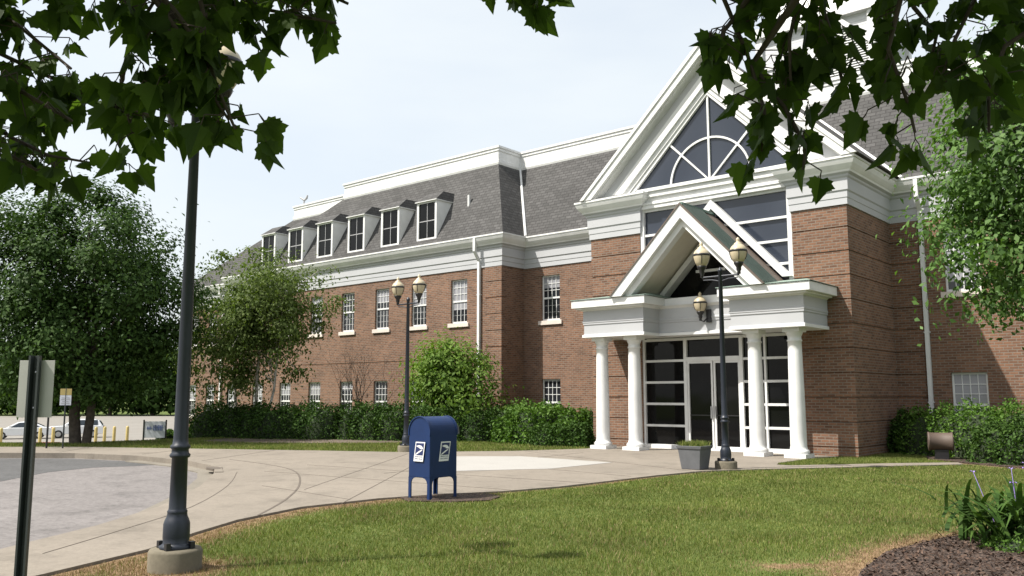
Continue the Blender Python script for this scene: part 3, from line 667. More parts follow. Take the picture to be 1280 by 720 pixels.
# ---------------- cupola on the ridge
m_ = MB(); c0, c1, f0, f1 = -14.5, -9.95, 33.0, 37.5
for k in range(26): z = 11.3 + k * .2; m_.box(c0 + .004 * 0, c1, f0, f1, z, z + .19); m_.box(c0 + .012, c1 - .012, f0 + .012, f1 - .012, z + .19, z + .2)
cu = bpart(m_, 'cupola', M['siding'])
m_ = MB()
for x in (c0, c1): m_.box(x - .14, x + .14, f0 - .14, f0 + .2, 11.3, 16.4); 
m_.box(c1 - .1, c1 + .14, f1 - .2, f1 + .14, 11.3, 16.4); m_.box(c0 - .25, c1 + .25, f0 - .25, f1 + .25, 16.4, 16.8); m_.box(c0 - .1, c1 + .12, f0 - .12, f1 + .12, 12.9, 13.15); m_.box(c0 - .1, c1 + .12, f0 - .06, f1 + .1, 15.0, 15.12)
xg = -11.1; chev(m_, xg, 16.35, 15.0, .95, .26, f0 - .16, f0 + .1)
bpart(m_, 'cupola_trim', M['white'], cu)
m_ = MB()
for k in range(22):
    z = 14.0 + k * .1; hw = min(1.25, (16.1 - z) / .95)
    if hw > .05: m_.prism([(f0 - .02, z + .09), (f0 - .10, z), (f0 - .085, z), (f0 - .0, z + .09)], xg - hw, xg + hw, 'X')
m_.box(xg - .05, xg + .05, f0 - .13, f0 - .02, 14, 16.1)
bpart(m_, 'louvre', M['white'], cu)
m_ = MB(); m_.mesh([(c0, f0, 16.8), (c1, f0, 16.8), (c1, f1, 16.8), (c0, f1, 16.8), ((c0 + c1) / 2, (f0 + f1) / 2, 24)], [(0, 1, 4), (1, 2, 4), (2, 3, 4), (3, 0, 4)]); bpart(m_, 'spire', M['white'], cu)

# ------------------------------------------------------------------ street lamps
def globe(m_, c, mi=0):
    m_.lathe([(.06, -.20), (.10, -.195), (.145, -.12), (.175, -.02), (.185, .05), (.178, .10), (.155, .15), (.115, .19), (.085, .215), (.085, .235), (.05, .25), (.035, .28), (.045, .31), (.03, .345), (.005, .37)], c, 24, mi)
def cage(m_, c):
    m_.lathe([(.186, .035), (.193, .045), (.193, .075), (.182, .085)], c, 24)
    for k in range(4):
        a = k * math.pi / 2 + .5
        m_.tube([(c[0] + math.cos(a) * r_, c[1] + math.sin(a) * r_, c[2] + z) for r_, z in ((.07, -.2), (.15, -.12), (.182, -.02), (.192, .05))], .009, 5)
    m_.lathe([(.02, -.46), (.045, -.44), (.035, -.40), (.055, -.36), (.055, -.30), (.085, -.26), (.105, -.215), (.105, -.19), (.06, -.185)], c, 16)
def make_lamp(label):
    root = thing('street_lamp', label, 'street lamp', group='twin globe lamp posts')
    m_ = MB(); m_.lathe([(.235, -.3), (.24, .17), (.225, .195), (.0, .197)], (0, 0, 0), 36); m_.build('footing', M['footing'], root)
    m_ = MB()
    m_.lathe([(.145, .198), (.15, .22), (.125, .235), (.115, .25), (.12, .30), (.118, .42), (.105, .46), (.095, .48), (.09, .50), (.088, .52), (.092, .53), (.082, .545), (.078, .56), (.072, 1.02), (.09, 1.03), (.095, 1.05), (.078, 1.07), (.076, 1.10), (.09, 1.115), (.09, 1.135), (.072, 1.15), (.066, 1.2), (.042, 4.35), (.055, 4.36), (.055, 4.40), (.03, 4.43), (.012, 4.46)], (0, 0, 0), 24)
    m_.build('pole', M['pole'], root)
    for k in range(4):
        m_ = MB(); a = k * math.pi / 2 + .6; m_.box(math.cos(a) * .155 - .022, math.cos(a) * .155 + .022, math.sin(a) * .155 - .022, math.sin(a) * .155 + .022, .197, .26)
        m_.build('anchor_bolt', M['black'], root)
    m_ = MB(); m_.tube([(-.45, 0, 4.26), (.45, 0, 4.26)], .022, 8); m_.tube([(-.42, 0, 4.20), (-.2, 0, 4.19), (0, 0, 4.14), (.2, 0, 4.19), (.42, 0, 4.20)], .013, 6); m_.build('crossarm', M['pole'], root)
    for s in (-1, 1):
        m_ = MB(); globe(m_, (s * .45, 0, 4.72)); gl_ = m_.build('globe', M['globe'], root)
        m_ = MB(); cage(m_, (s * .45, 0, 4.72)); m_.build('cage', M['black'], gl_)
    return root
lp = make_lamp('nearest lamp post, dark pole on round concrete footing at left with globes among leaves')
lp.location = (-7.73, 4.23, 0)
for loc, lab in (((-8.82, 17.5, 0), 'dark lamp post with two cream globes standing beside the grey planter'), ((-18.45, 16.95, 0), 'farther lamp post with two cream globes on the grass strip before the hedge')):
    o = copy_tree(lp); o.location = loc; o['label'] = lab
wl = thing('wall_lantern', 'cream globe wall lantern on a black bracket over the entrance doors', 'lantern', (-11.75, 22.2, 4.1))
m_ = MB(); globe(m_, (0, -.18, .08)); m_.build('globe', M['globe'], wl)
m_ = MB(); cage(m_, (0, -.18, .08)); m_.build('cage', M['black'], wl)
m_ = MB(); m_.box(.10, .24, -.03, .03, -.42, -.05); m_.tube([(0, -.18, -.36), (.06, -.1, -.40), (.15, -.02, -.28)], .02, 6); m_.build('bracket', M['black'], wl)
# ------------------------------------------------------------------ mailbox
mx = thing('mailbox', 'dark blue street collection mailbox with rounded top on four legs at the plaza edge', 'mailbox', (-9.93, 9.70, 0.0))
hw, hd, sp_ = .238, .298, 1.04
prof = [(-hw, .34), (hw, .34)] + [(hw * math.cos(a), sp_ + hw * math.sin(a)) for a in np.linspace(0, math.pi, 21)]
m_ = MB(); m_.prism(prof, -hd, hd, 'Y'); bd = m_.build('body', M['blue'], mx, bevel=.012)
m_ = MB(); k = 1.035; prof2 = [(hw * k * math.cos(a), sp_ + hw * k * math.sin(a)) for a in np.linspace(-.25, math.pi + .25, 25)] + [(hw * .97 * math.cos(a), sp_ + hw * .97 * math.sin(a)) for a in np.linspace(math.pi + .25, -.25, 25)]
for y0, y1 in ((-hd - .012, -hd + .022), (hd - .022, hd + .012)):
    m_ = MB(); m_.prism(prof2, y0, y1, 'Y'); m_.build('rim', M['blue'], mx)
for sx in (-1, 1):
    for sy in (-1, 1):
        m_ = MB(); x0, y0 = sx * hw, sy * hd
        m_.box(min(x0, x0 - sx * .055), max(x0, x0 - sx * .055), min(y0, y0 - sy * .018), max(y0, y0 - sy * .018), 0, .345)
        m_.box(min(x0, x0 - sx * .018), max(x0, x0 - sx * .018), min(y0 - sy * .018, y0 - sy * .055), max(y0 - sy * .018, y0 - sy * .055), 0, .345)
        br_ = [(0, .345), (0, .25), (.02, .30), (.05, .328), (.1, .34), (.1, .345)]
        m_.prism([(x0 - sx * (.054 + a), z) for a, z in br_], y0, y0 - sy * .016, 'Y'); m_.prism([(y0 - sy * (.054 + a), z) for a, z in br_], x0, x0 - sx * .016, 'X')
        m_.box(x0 - .045, x0 + .045, y0 - .045, y0 + .045, -.01, .015)
        m_.build('leg', M['blue'], mx)
m_ = MB(); m_.prism([(hd, .98), (hd + .13, 1.0), (hd + .11, 1.12), (hd, 1.2)], -.17, .17, 'X'); m_.build('chute_hood', M['planter'], mx)
def text_mesh(txt, size):
    cu_ = bpy.data.curves.new('lettering', 'FONT'); cu_.body = txt; cu_.size = size; cu_.align_x = 'CENTER'; cu_.extrude = .0005
    ob = bpy.data.objects.new('lettering', cu_); S.collection.objects.link(ob)
    dg = bpy.context.evaluated_depsgraph_get(); me_ = bpy.data.meshes.new_from_object(ob.evaluated_get(dg)); bpy.data.objects.remove(ob); return me_
def emblem(matrix):
    """white slanted plate with the eagle mark; local x right, y up, z out"""
    sh = .16
    def T(x, y, z): return tuple(matrix @ Vector((x + sh * y, y, z)))
    def poly(m2, pts, z, mi=0): m2.face([T(x, y, z) for x, y in pts], mi)
    m2 = MB(); a = .105; hgt = .15
    poly(m2, [(-a, -hgt), (a, -hgt), (a, hgt), (-a, hgt)], .006); 
    for p, q in (((-a, -hgt), (a, -hgt)), ((a, -hgt), (a, hgt)), ((a, hgt), (-a, hgt)), ((-a, hgt), (-a, -hgt))): m2.face([T(*p, .001), T(*q, .001), T(*q, .006), T(*p, .006)])
    pl = m2.build('emblem', M['decal'], mx)
    m3 = MB(); poly(m3, [(-.088, -.055), (.088, -.055), (.088, .132), (-.088, .132)], .008); m3.build('emblem_field', M['navy'], pl)
    m4 = MB()
    poly(m4, [(-.088, .085), (-.02, .10), (.03, .095), (.065, .07), (.082, .045), (.06, .038), (.02, .045), (-.01, .05), (.015, .06), (-.03, .065)], .010)
    poly(m4, [(-.088, -.045), (-.05, -.02), (.0, .012), (.045, .028), (.075, .03), (.03, .0), (-.02, -.028), (-.06, -.05)], .010)
    m4.build('eagle', M['decal'], pl)
    for txt, sz, yy in (('UNITED STATES', .0235, -.086), ('POSTAL SERVICE', .0225, -.118)):
        me_ = text_mesh(txt, sz)
        sm_ = Matrix(((1, sh, 0, 0), (0, 1, 0, 0), (0, 0, 1, 0), (0, 0, 0, 1)))
        me_.transform(matrix @ sm_ @ Matrix.Translation((0, yy, .0085))); me_.materials.append(M['navy'])
        o = bpy.data.objects.new('lettering', me_); S.collection.objects.link(o); o.parent = pl
emblem(Matrix.Translation((0.02, -hd - .013, .74)) @ Matrix.Rotation(R(90), 4, 'X'))
emblem(Matrix.Translation((hw + .001, 0.02, .74)) @ Matrix.Rotation(R(90), 4, 'Z') @ Matrix.Rotation(R(90), 4, 'X'))
# ------------------------------------------------------------------ planter
pl = thing('planter', 'square grey tapered planter with grass beside the lamp post', 'planter', (-9.30, 17.0, 0.03), R(2))
def fru(m_, b, t_, z0, z1, mi=0):
    m_.mesh([(-b, -b, z0), (b, -b, z0), (b, b, z0), (-b, b, z0), (-t_, -t_, z1), (t_, -t_, z1), (t_, t_, z1), (-t_, t_, z1)], [(3, 2, 1, 0), (4, 5, 6, 7), (0, 1, 5, 4), (1, 2, 6, 5), (2, 3, 7, 6), (3, 0, 4, 7)], mi)
m_ = MB(); fru(m_, .215, .27, 0, .44); m_.build('tub', M['planter'], pl, bevel=.012)
m_ = MB(); fru(m_, .285, .30, .435, .50)
m_.build('rim', M['planter'], pl, bevel=.008)
r = rg(3); x = r.uniform(-.27, .27, 900); y = r.uniform(-.27, .27, 900)
q = blades(x, y, np.full(900, .49), .12 * np.ones(900), .014, r, .9); fast('grass_tuft', q, 3, M['blade'], pl)
# ------------------------------------------------------------------ signs
def sign(name, label, loc, rz, w_, h_, ztop, mats, post_r=.03, back=None):
    t_ = thing(name, label, 'sign', loc, rz)
    return t_
s = thing('road_sign', 'back of a grey metal sign plate on a dark post in the left foreground', 'sign', (-7.82, 2.93, 0), R(40))
m_ = MB(); m_.box(-.15, .15, .035, .039, 1.42, 1.90); m_.build('plate', M['signback'], s, bevel=.001)
m_ = MB(); m_.prism([(-.045, -.02), (-.028, -.02), (-.022, .03), (.022, .03), (.028, -.02), (.045, -.02), (.036, .034), (-.036, .034)], -.3, 1.94, 'Z'); m_.build('post', M['post'], s)
m_ = MB()
for z in (1.5, 1.8): m_.lathe([(.012, -.005), (.012, .008), (.0, .01)], (0, .025, z), 8)
m_.build('bolt', M['rim'], s)
s = thing('parking_sign', 'small yellow and white sign on a post in front of the left tree trunk', 'sign', (-27.43, 11.22, -.0), R(52))
m_ = MB(); m_.box(-.16, .16, -.02, -.012, 1.32, 1.62); pw = m_.build('plate', M['sign_white'], s)
m_ = MB(); m_.box(-.16, .16, -.02, -.012, 1.625, 1.82); m_.build('yellow_plate', M['yellow'], s)
m_ = MB()
for z, a in ((1.53, .11), (1.48, .12), (1.42, .09), (1.37, .12)): m_.box(-a, a, -.024, -.0205, z, z + .022)
m_.build('printed_lines', M['grey_ink'], pw)
m_ = MB(); m_.tube([(0, 0, -.2), (0, 0, 1.84)], .025, 8); m_.build('post', M['post'], s)
s = thing('small_sign', 'narrow pale sign on a thin dark post left of the tree trunk', 'sign', (-27.85, 10.92, 0), R(40))
m_ = MB(); m_.box(-.075, .075, -.03, -.022, 1.02, 1.5); m_.build('plate', M['signback'], s)
m_ = MB(); m_.tube([(0, 0, -.2), (0, 0, 1.52)], .03, 8); m_.build('post', M['black'], s)
s = thing('yard_sign', 'low white yard sign with blue lettering on the far grass', 'sign', (-33.1, 17.0, -.06), R(44))
m_ = MB(); m_.box(-.40, .40, -.012, .012, .02, .66); pw = m_.build('panel', M['sign_white'], s)
m_ = MB()
for k in range(6): m_.box(-.06 + k * .063, -.02 + k * .063, -.018, -.0125, .30, .52 if k % 2 else .50)
for k in range(3): m_.box(-.30 + k * .06, -.27 + k * .06, -.018, -.0125, .34, .46)
m_.box(-.31, -.10, -.017, -.0125, .375, .40); m_.box(-.05, .33, -.017, -.0125, .40, .425)
m_.build('lettering', M['sign_blue'], pw)
for x_ in (-.43, .43): m_ = MB(); m_.box(x_ - .025, x_ + .025, -.02, .02, -.3, .72); m_.build('stake', M['black'], s)
# ------------------------------------------------------------------ bollards
def px_on(u, px, z):   # world point at distance u, lateral offset px/1074*u
    return (*uvw(u, px * u), z)
bol = thing('bollard', 'x', 'bollard', group='yellow bollards along the parking lot')
m_ = MB(); m_.lathe([(.11, -.3), (.11, 1.15), (.09, 1.22), (.05, 1.25), (.0, 1.26)], (0, 0, 0), 14); m_.build('post', M['yellow'], bol)
ords = ['leftmost', 'second from left', 'third from left', 'fourth from left', 'fifth from left', 'sixth from left', 'seventh from left', 'eighth from left', 'rightmost']
bpos = [(60, -.605), (60.5, -.587), (61, -.542), (61.5, -.527), (62, -.489), (62.5, -.478), (63, -.468), (63.5, -.457), (64, -.442)]
for i, (u_, k_) in enumerate(bpos):
    o = bol if i == 0 else copy_tree(bol); o.location = px_on(u_, k_, -1.72); o['label'] = 'yellow bollard, %s of the row along the parking lot' % ords[i]
    o.location.z = -1.85
s = thing('wheel_stop', 'low red kerb block at the near edge of the parking lot', 'kerb block', px_on(61.6, -.536, -1.95), R(45))
m_ = MB(); m_.prism([(-.2, 0), (.2, 0), (.14, .32), (-.14, .32)], -1.0, 1.0, 'X'); m_.build('block', M['red'], s, bevel=.03)
# ------------------------------------------------------------------ cars
def make_car(name, label, loc, rz, suv):
    c_ = thing(name, label, 'car', loc, rz, 'cars in the parking lot')
    L, W = (4.3, 1.76) if suv else (4.6, 1.78)
    if suv:
        low = [(-2.12, .35), (-2.15, .62), (-2.1, .93), (-1.95, 1.0), (-1.0, 1.05), (1.9, 1.05), (2.1, 1.0), (2.14, .6), (2.1, .35)]
        cab = [(-1.05, 1.04), (-.35, 1.55), (.1, 1.62), (1.3, 1.60), (1.75, 1.48), (2.05, 1.04)]
    else:
        low = [(-2.25, .3), (-2.3, .55), (-2.22, .74), (-1.9, .84), (-1.0, .95), (1.6, .97), (2.1, .95), (2.28, .85), (2.3, .55), (2.22, .3)]
        cab = [(-1.15, .94), (-.3, 1.40), (.2, 1.46), (.8, 1.43), (1.75, .97)]
    rw = .34 if suv else .31; wx = (-1.35, 1.3) if suv else (-1.42, 1.35)
    m_ = MB(); m_.prism(low, -W / 2, W / 2, 'Y')
    tw = W / 2 - .17; n = len(cab); vs = []
    for s_ in (-1, 1):
        for x_, z_ in cab: f_ = (z_ - cab[0][1]) / (max(p[1] for p in cab) - cab[0][1]); vs.append((x_, s_ * (W / 2 - .04 - .16 * f_), z_))
    m_.mesh(vs, [list(range(n)), list(range(2 * n - 1, n - 1, -1))] + [[i, n + i, n + (i + 1) % n, (i + 1) % n] for i in range(n)])
    m_.build('body', M['car'], c_, bevel=.05)
    gm = MB(); zt = max(p[1] for p in cab); zb_ = cab[0][1]
    for s_ in (-1, 1):
        def yy(z_): return s_ * (W / 2 - .04 - .16 * (z_ - zb_) / (zt - zb_) + .012)
        xa, xb = cab[0][0] + .3, cab[-1][0] - .35
        pts = [(xa, zb_ + .04), (cab[1][0] + .12, zt - .1), (cab[-2][0] - .1, zt - .1), (xb, zb_ + .04)]
        pts = pts if s_ < 0 else pts[::-1]
        gm.face([(x_, yy(z_), z_) for x_, z_ in pts])
    def slope(p, q, o_):
        d_ = Vector((q[0] - p[0], 0, q[1] - p[1])); nrm = Vector((-d_.z, 0, d_.x)).normalized() * .012
        a0 = Vector((p[0], 0, p[1])) + d_ * .12 + nrm; a1 = Vector((p[0], 0, p[1])) + d_ * .88 + nrm
        gm.face([a0 + Vector((0, -W / 2 + .16, 0)), a0 + Vector((0, W / 2 - .16, 0)), a1 + Vector((0, W / 2 - .24, 0)), a1 + Vector((0, -W / 2 + .24, 0))])
    slope(cab[0], cab[1], 1); slope(cab[-2], cab[-1], 1)
    gm.build('window', M['car_glass'], c_)
    for x_ in wx:
        for s_ in (-1, 1):
            m_ = MB(); y_ = s_ * (W / 2 - .08)
            ring = [(x_ + rw * math.cos(a), rw + rw * math.sin(a)) for a in np.linspace(0, 2 * math.pi, 21)[:-1]]
            m_.prism(ring, y_ - .1, y_ + .1, 'Y'); ty = m_.build('wheel', M['tyre'], c_)
            m_ = MB(); m_.prism([(x_ + (p[0] - x_) * .62, rw + (p[1] - rw) * .62) for p in ring], y_ - .11, y_ + .11, 'Y'); m_.build('rim', M['rim'], ty)
    for s_ in (-1, 1):
        m_ = MB(); m_.box(low[1][0] - .015, low[1][0] + .2, s_ * W / 2 * .62 - .2, s_ * W / 2 * .62 + .2, low[1][1] + .06, low[1][1] + .22); m_.build('headlight', M['lamp_white'], c_, bevel=.03)
        m_ = MB(); m_.box(low[-2][0] - .1, low[-2][0] + .015, s_ * W / 2 * .75 - .14, s_ * W / 2 * .75 + .14, .75, .95); m_.build('tail_light', M['red'], c_, bevel=.02)
        m_ = MB(); m_.box(cab[0][0] + .25, cab[0][0] + .4, s_ * (W / 2 + .08) - .09, s_ * (W / 2 + .08) + .09, zb_ + .02, zb_ + .17); m_.build('mirror', M['car'], c_, bevel=.02)
    m_ = MB(); m_.box(low[1][0] - .02, low[1][0] + .1, -.45, .45, .42, .56); m_.build('grille', M['black'], c_)
    return c_
make_car('parked_car', 'white sedan parked facing left behind the leftmost bollards', px_on(74, -.563, -2.0), R(66), False)
make_car('parked_car', 'white crossover car parked behind the left tree trunk', px_on(76, -.500, -2.0), R(62), True)
# ------------------------------------------------------------------ flood light drum, roof fixture
s = thing('drum', 'brown metal drum lying on its side in front of the right hedge', 'drum', (-6.05, 23.75, -.02), R(18))
m_ = MB(); ring = [(.20, -.30), (.235, -.30), (.235, -.26), (.22, -.25), (.22, .22), (.235, .23), (.235, .27), (.05, .275)]
v = []; n = 24
for r_, a in ring:
    for k in range(n): v.append((a, r_ * math.cos(2 * math.pi * k / n), .48 + r_ * math.sin(2 * math.pi * k / n)))
m_.mesh(v, [[i * n + k, i * n + (k + 1) % n, (i + 1) * n + (k + 1) % n, (i + 1) * n + k] for i in range(len(ring) - 1) for k in range(n)], 0, True)
m_.mesh(v[:n], [list(range(n - 1, -1, -1))]); m_.mesh(v[-n:], [list(range(n))]); m_.build('shell', M['drum'], s)
m_ = MB(); m_.box(-.16, .16, -.12, .12, 0, .28); m_.build('stand', M['black'], s, bevel=.01)
s = thing('roof_fixture', 'small dark forked fixture standing at the left end of the white parapet', 'roof fixture', (-39.5, 28.3, 12.24))
m_ = MB(); m_.tube([(0, 0, 0), (.02, 0, .25)], .045, 8); m_.build('stem', M['grey_ink'], s)
m_ = MB(); m_.tube([(.02, 0, .22), (.12, .08, .36), (.16, .1, .52)], [.06, .07, .05], 8); m_.tube([(.02, 0, .24), (-.12, -.05, .34), (-.25, -.1, .42)], [.06, .05, .03], 8); m_.build('fork', M['grey_ink'], s)

# ------------------------------------------------------------------ hedges and shrubs
def mound(name, label, cat, blobs, n, size, mat, seed, group=None, twig=0):
    """blobs: (cx,cy,rx,ry,rz) half-buried lumpy ellipsoids; leaves in a shell around an added dark core that blocks light"""
    r_ = rg(seed); loc = (blobs[0][0], blobs[0][1], 0); t_ = thing(name, label, cat, loc, group=group)
    vol = np.array([b_[2] * b_[3] + b_[4] * (b_[2] + b_[3]) for b_ in blobs]); cnt = (n * vol / vol.sum()).astype(int); P = []
    core = MB()
    for (cx_, cy_, rx, ry, rz), c_ in zip(blobs, cnt):
        d = r_.normal(size=(c_, 3)); d /= np.linalg.norm(d, axis=1)[:, None]; d[:, 2] = np.abs(d[:, 2]) * 1.0 - .05 
        sq = np.sign(d) * np.abs(d) ** .78
        lump = 1 + .10 * np.sin(d[:, 0] * 7 + cx_ * 3) * np.cos(d[:, 1] * 6 + cy_) + .07 * np.sin(d[:, 2] * 11 + d[:, 0] * 9)
        rad = lump * (1 - .16 * r_.uniform(0, 1, c_) ** 2 + .07 * np.maximum(0, r_.normal(size=c_)))
        p = sq * rad[:, None] * np.array([rx, ry, rz]); p[:, 2] = np.maximum(p[:, 2], .03); P.append(p + np.array([cx_, cy_, 0]))
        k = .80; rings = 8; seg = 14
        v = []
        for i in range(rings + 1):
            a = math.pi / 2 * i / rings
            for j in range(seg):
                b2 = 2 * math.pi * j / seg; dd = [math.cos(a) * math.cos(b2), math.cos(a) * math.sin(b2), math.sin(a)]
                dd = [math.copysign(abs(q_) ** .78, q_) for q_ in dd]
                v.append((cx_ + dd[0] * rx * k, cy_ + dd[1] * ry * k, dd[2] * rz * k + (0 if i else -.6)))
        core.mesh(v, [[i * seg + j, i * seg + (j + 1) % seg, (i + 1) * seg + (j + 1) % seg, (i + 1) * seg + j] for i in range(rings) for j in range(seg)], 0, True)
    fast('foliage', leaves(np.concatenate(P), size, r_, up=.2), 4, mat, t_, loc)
    core.build('dark_core', M['core'], t_, loc)  # added solid core, coloured dark, keeps light from passing through the leaf shell
    return t_
def along(pts, n, jit, rx, ry, rz, seed):
    r_ = random.Random(seed); out = []
    for i in range(n):
        t_ = i / max(1, n - 1) * (len(pts) - 1); k = min(int(t_), len(pts) - 2); f_ = t_ - k
        x_ = pts[k][0] * (1 - f_) + pts[k + 1][0] * f_; y_ = pts[k][1] * (1 - f_) + pts[k + 1][1] * f_
        out.append((x_ + r_.uniform(-jit, jit), y_ + r_.uniform(-jit, jit), rx * r_.uniform(.85, 1.15), ry * r_.uniform(.85, 1.15), rz * r_.uniform(.92, 1.06)))
    return out
mound('hedge', 'left section of the long clipped dark green hedge under the birch', 'hedge', along([(-31.2, 18.4), (-26.6, 20.3)], 6, .12, 1.0, .95, 1.36, 1), 17000, .10, M['hedge'], 21, 'clipped hedge before the brick wing')
mound('hedge', 'middle section of the long clipped hedge left of the far lamp post', 'hedge', along([(-25.6, 20.75), (-22.4, 22.3)], 5, .12, .95, .9, 1.30, 2), 14000, .10, M['hedge'], 22, 'clipped hedge before the brick wing')
mound('hedge', 'right section of the long clipped hedge behind the blue mailbox', 'hedge', along([(-21.9, 22.5), (-20.2, 23.3)], 3, .12, .9, .85, 1.25, 3), 8500, .10, M['hedge'], 23, 'clipped hedge before the brick wing')
mound('shrub', 'bright yellow-green rounded shrub beside the recessed brick wall', 'shrub', [(-18.6, 22.9, 1.1, .9, 1.36), (-17.7, 23.3, 1.0, .8, 1.25), (-19.2, 22.9, .8, .8, 1.15)], 9000, .12, M['hedge_light'], 24)
mound('shrub', 'dark green clipped shrub in front of the bright yellow-green one', 'shrub', [(-17.35, 22.15, .62, .5, .70), (-16.85, 22.2, .5, .45, .66)], 5500, .08, M['hedge'], 25)
mound('shrub', 'dark low shrub next to the leftmost column', 'shrub', [(-16.3, 22.35, .45, .4, .74)], 3500, .08, M['hedge'], 26)
mound('shrub', 'olive clipped shrub against the brick wall left of the portico', 'shrub', [(-16.9, 24.2, .8, .7, 1.12)], 4000, .09, M['hedge'], 27)
mound('shrub', 'pair of pale leafy shoots at the left end of the hedge', 'shrub', [(-32.6, 18.2, .7, .5, .35), (-33.6, 17.7, .5, .4, .25)], 2000, .09, M['hedge_light'], 28)
mound('hedge', 'dense bright green hedge under the right ground-floor window', 'hedge', [(-6.75, 25.45, .8, .7, 1.30), (-6.0, 25.35, .95, .8, 1.38), (-5.3, 25.0, 1.0, .85, 1.40), (-4.3, 24.7, 1.0, .9, 1.45), (-3.2, 24.4, 1.0, .9, 1.5), (-2.1, 24.3, 1, .9, 1.5), (-1.1, 24.2, 1, .9, 1.4)], 19000, .085, M['hedge_light'], 29)
mound('shrub', 'round dark shrub in the shaded brick corner right of the entrance', 'shrub', [(-7.35, 25.75, .5, .6, 1.15)], 3800, .085, M['hedge'], 30)
mound('shrub', 'olive green shrub in front of the right hedge next to the brown drum', 'shrub', [(-4.6, 23.6, .8, .7, .98), (-3.9, 23.2, .85, .7, 1.1), (-3.0, 22.9, .8, .7, 1.0)], 9500, .085, M['hedge'], 31)
mound('ground_plant', 'low bright green mat of leaves in the mulch bed at bottom right', 'plant', [(-1.95, 10.35, .33, .3, .14), (-1.5, 10.4, .4, .3, .15)], 2600, .035, M['hedge_light'], 32)
# strap-leaved flowering plant
fp = thing('flowering_plant', 'clump of arching strap leaves with small purple flowers in the mulch bed', 'plant', (-1.95, 10.8, .03))
r_ = random.Random(8); m_ = MB()
for i in range(340):
    a = r_.uniform(0, 6.28); bx, by = r_.gauss(0, .32), r_.gauss(0, .28); L_ = r_.uniform(.35, .95); out = r_.uniform(.15, .8); wd = r_.uniform(.014, .032)
    z0 = max(0, r_.uniform(-.2, .38)); L_ = L_ * (.5 if z0 else 1); bx += .5 * z0 * math.cos(a); by += .5 * z0 * math.sin(a)
    pr = None; d = Vector((math.cos(a), math.sin(a), 0)); sd = Vector((-d.y, d.x, 0)); kink = r_.uniform(.7, 1.7)
    for k in range(7):
        t_ = k / 6; p = Vector((bx, by, z0)) + d * out * t_ ** 1.4 + Vector((0, 0, L_ * (t_ * 1.25 - .62 * kink * t_ ** 2.4))); w_ = wd * (1 - t_ ** 2.5 * .95)
        c_ = (p - sd * w_, p + sd * w_)
        if pr: m_.face([pr[0], pr[1], c_[1], c_[0]])
        pr = c_
m_.build('leaves', M['hedge'], fp)
for s_i in range(26):
    a = r_.uniform(0, 6.28); q_ = r_.uniform(.1, .45); m_2 = MB(); m_2.tube([(q_ * .4 * math.cos(a), q_ * .4 * math.sin(a), 0), (q_ * math.cos(a), q_ * math.sin(a), r_.uniform(.3, .6))], .006, 4); m_2.build('stem', M['hedge'], fp)
for i in range(7):
    x_, y_, z_ = r_.gauss(0, .3), r_.gauss(0, .25), r_.uniform(.6, .85); m_ = MB()
    for k in range(3):
        a = k * 2.09 + i; m_.face([(x_, y_, z_), (x_ + .03 * math.cos(a - .5), y_ + .03 * math.sin(a - .5), z_ + .01), (x_ + .045 * math.cos(a), y_ + .045 * math.sin(a), z_ - .005), (x_ + .03 * math.cos(a + .5), y_ + .03 * math.sin(a + .5), z_ + .01)])
    m_.tube([(x_ * .5, y_ * .5, 0), (x_, y_, z_)], .004, 4); m_.build('flower', [M['purple']], fp)

# ------------------------------------------------------------------ trees
def grow(mb_, p, d, L_, r0, depth, rnd, tips, spread=.6, up=.12, mi=0, n=7):
    pts = [p]; rad = [r0]; q_ = p.copy(); dd = d.copy()
    for k in range(4):
        dd = (dd + Vector((rnd.gauss(0, .12), rnd.gauss(0, .12), rnd.gauss(0, .08) + up * .3))).normalized(); q_ = q_ + dd * L_ / 4; pts.append(q_.copy()); rad.append(r0 * (1 - .42 * (k + 1) / 4))
    mb_.tube(pts, rad, n, mi)
    if depth == 0: tips.append(q_); return
    for i in range(rnd.choice((2, 3))):
        nd = (dd + Vector((rnd.gauss(0, spread), rnd.gauss(0, spread), rnd.gauss(0, spread * .6) + up))).normalized()
        grow(mb_, pts[rnd.choice((3, 4, 4))], nd, L_ * rnd.uniform(.65, .85), rad[-1] * .75, depth - 1, rnd, tips, spread, up, mi, max(4, n - 1))
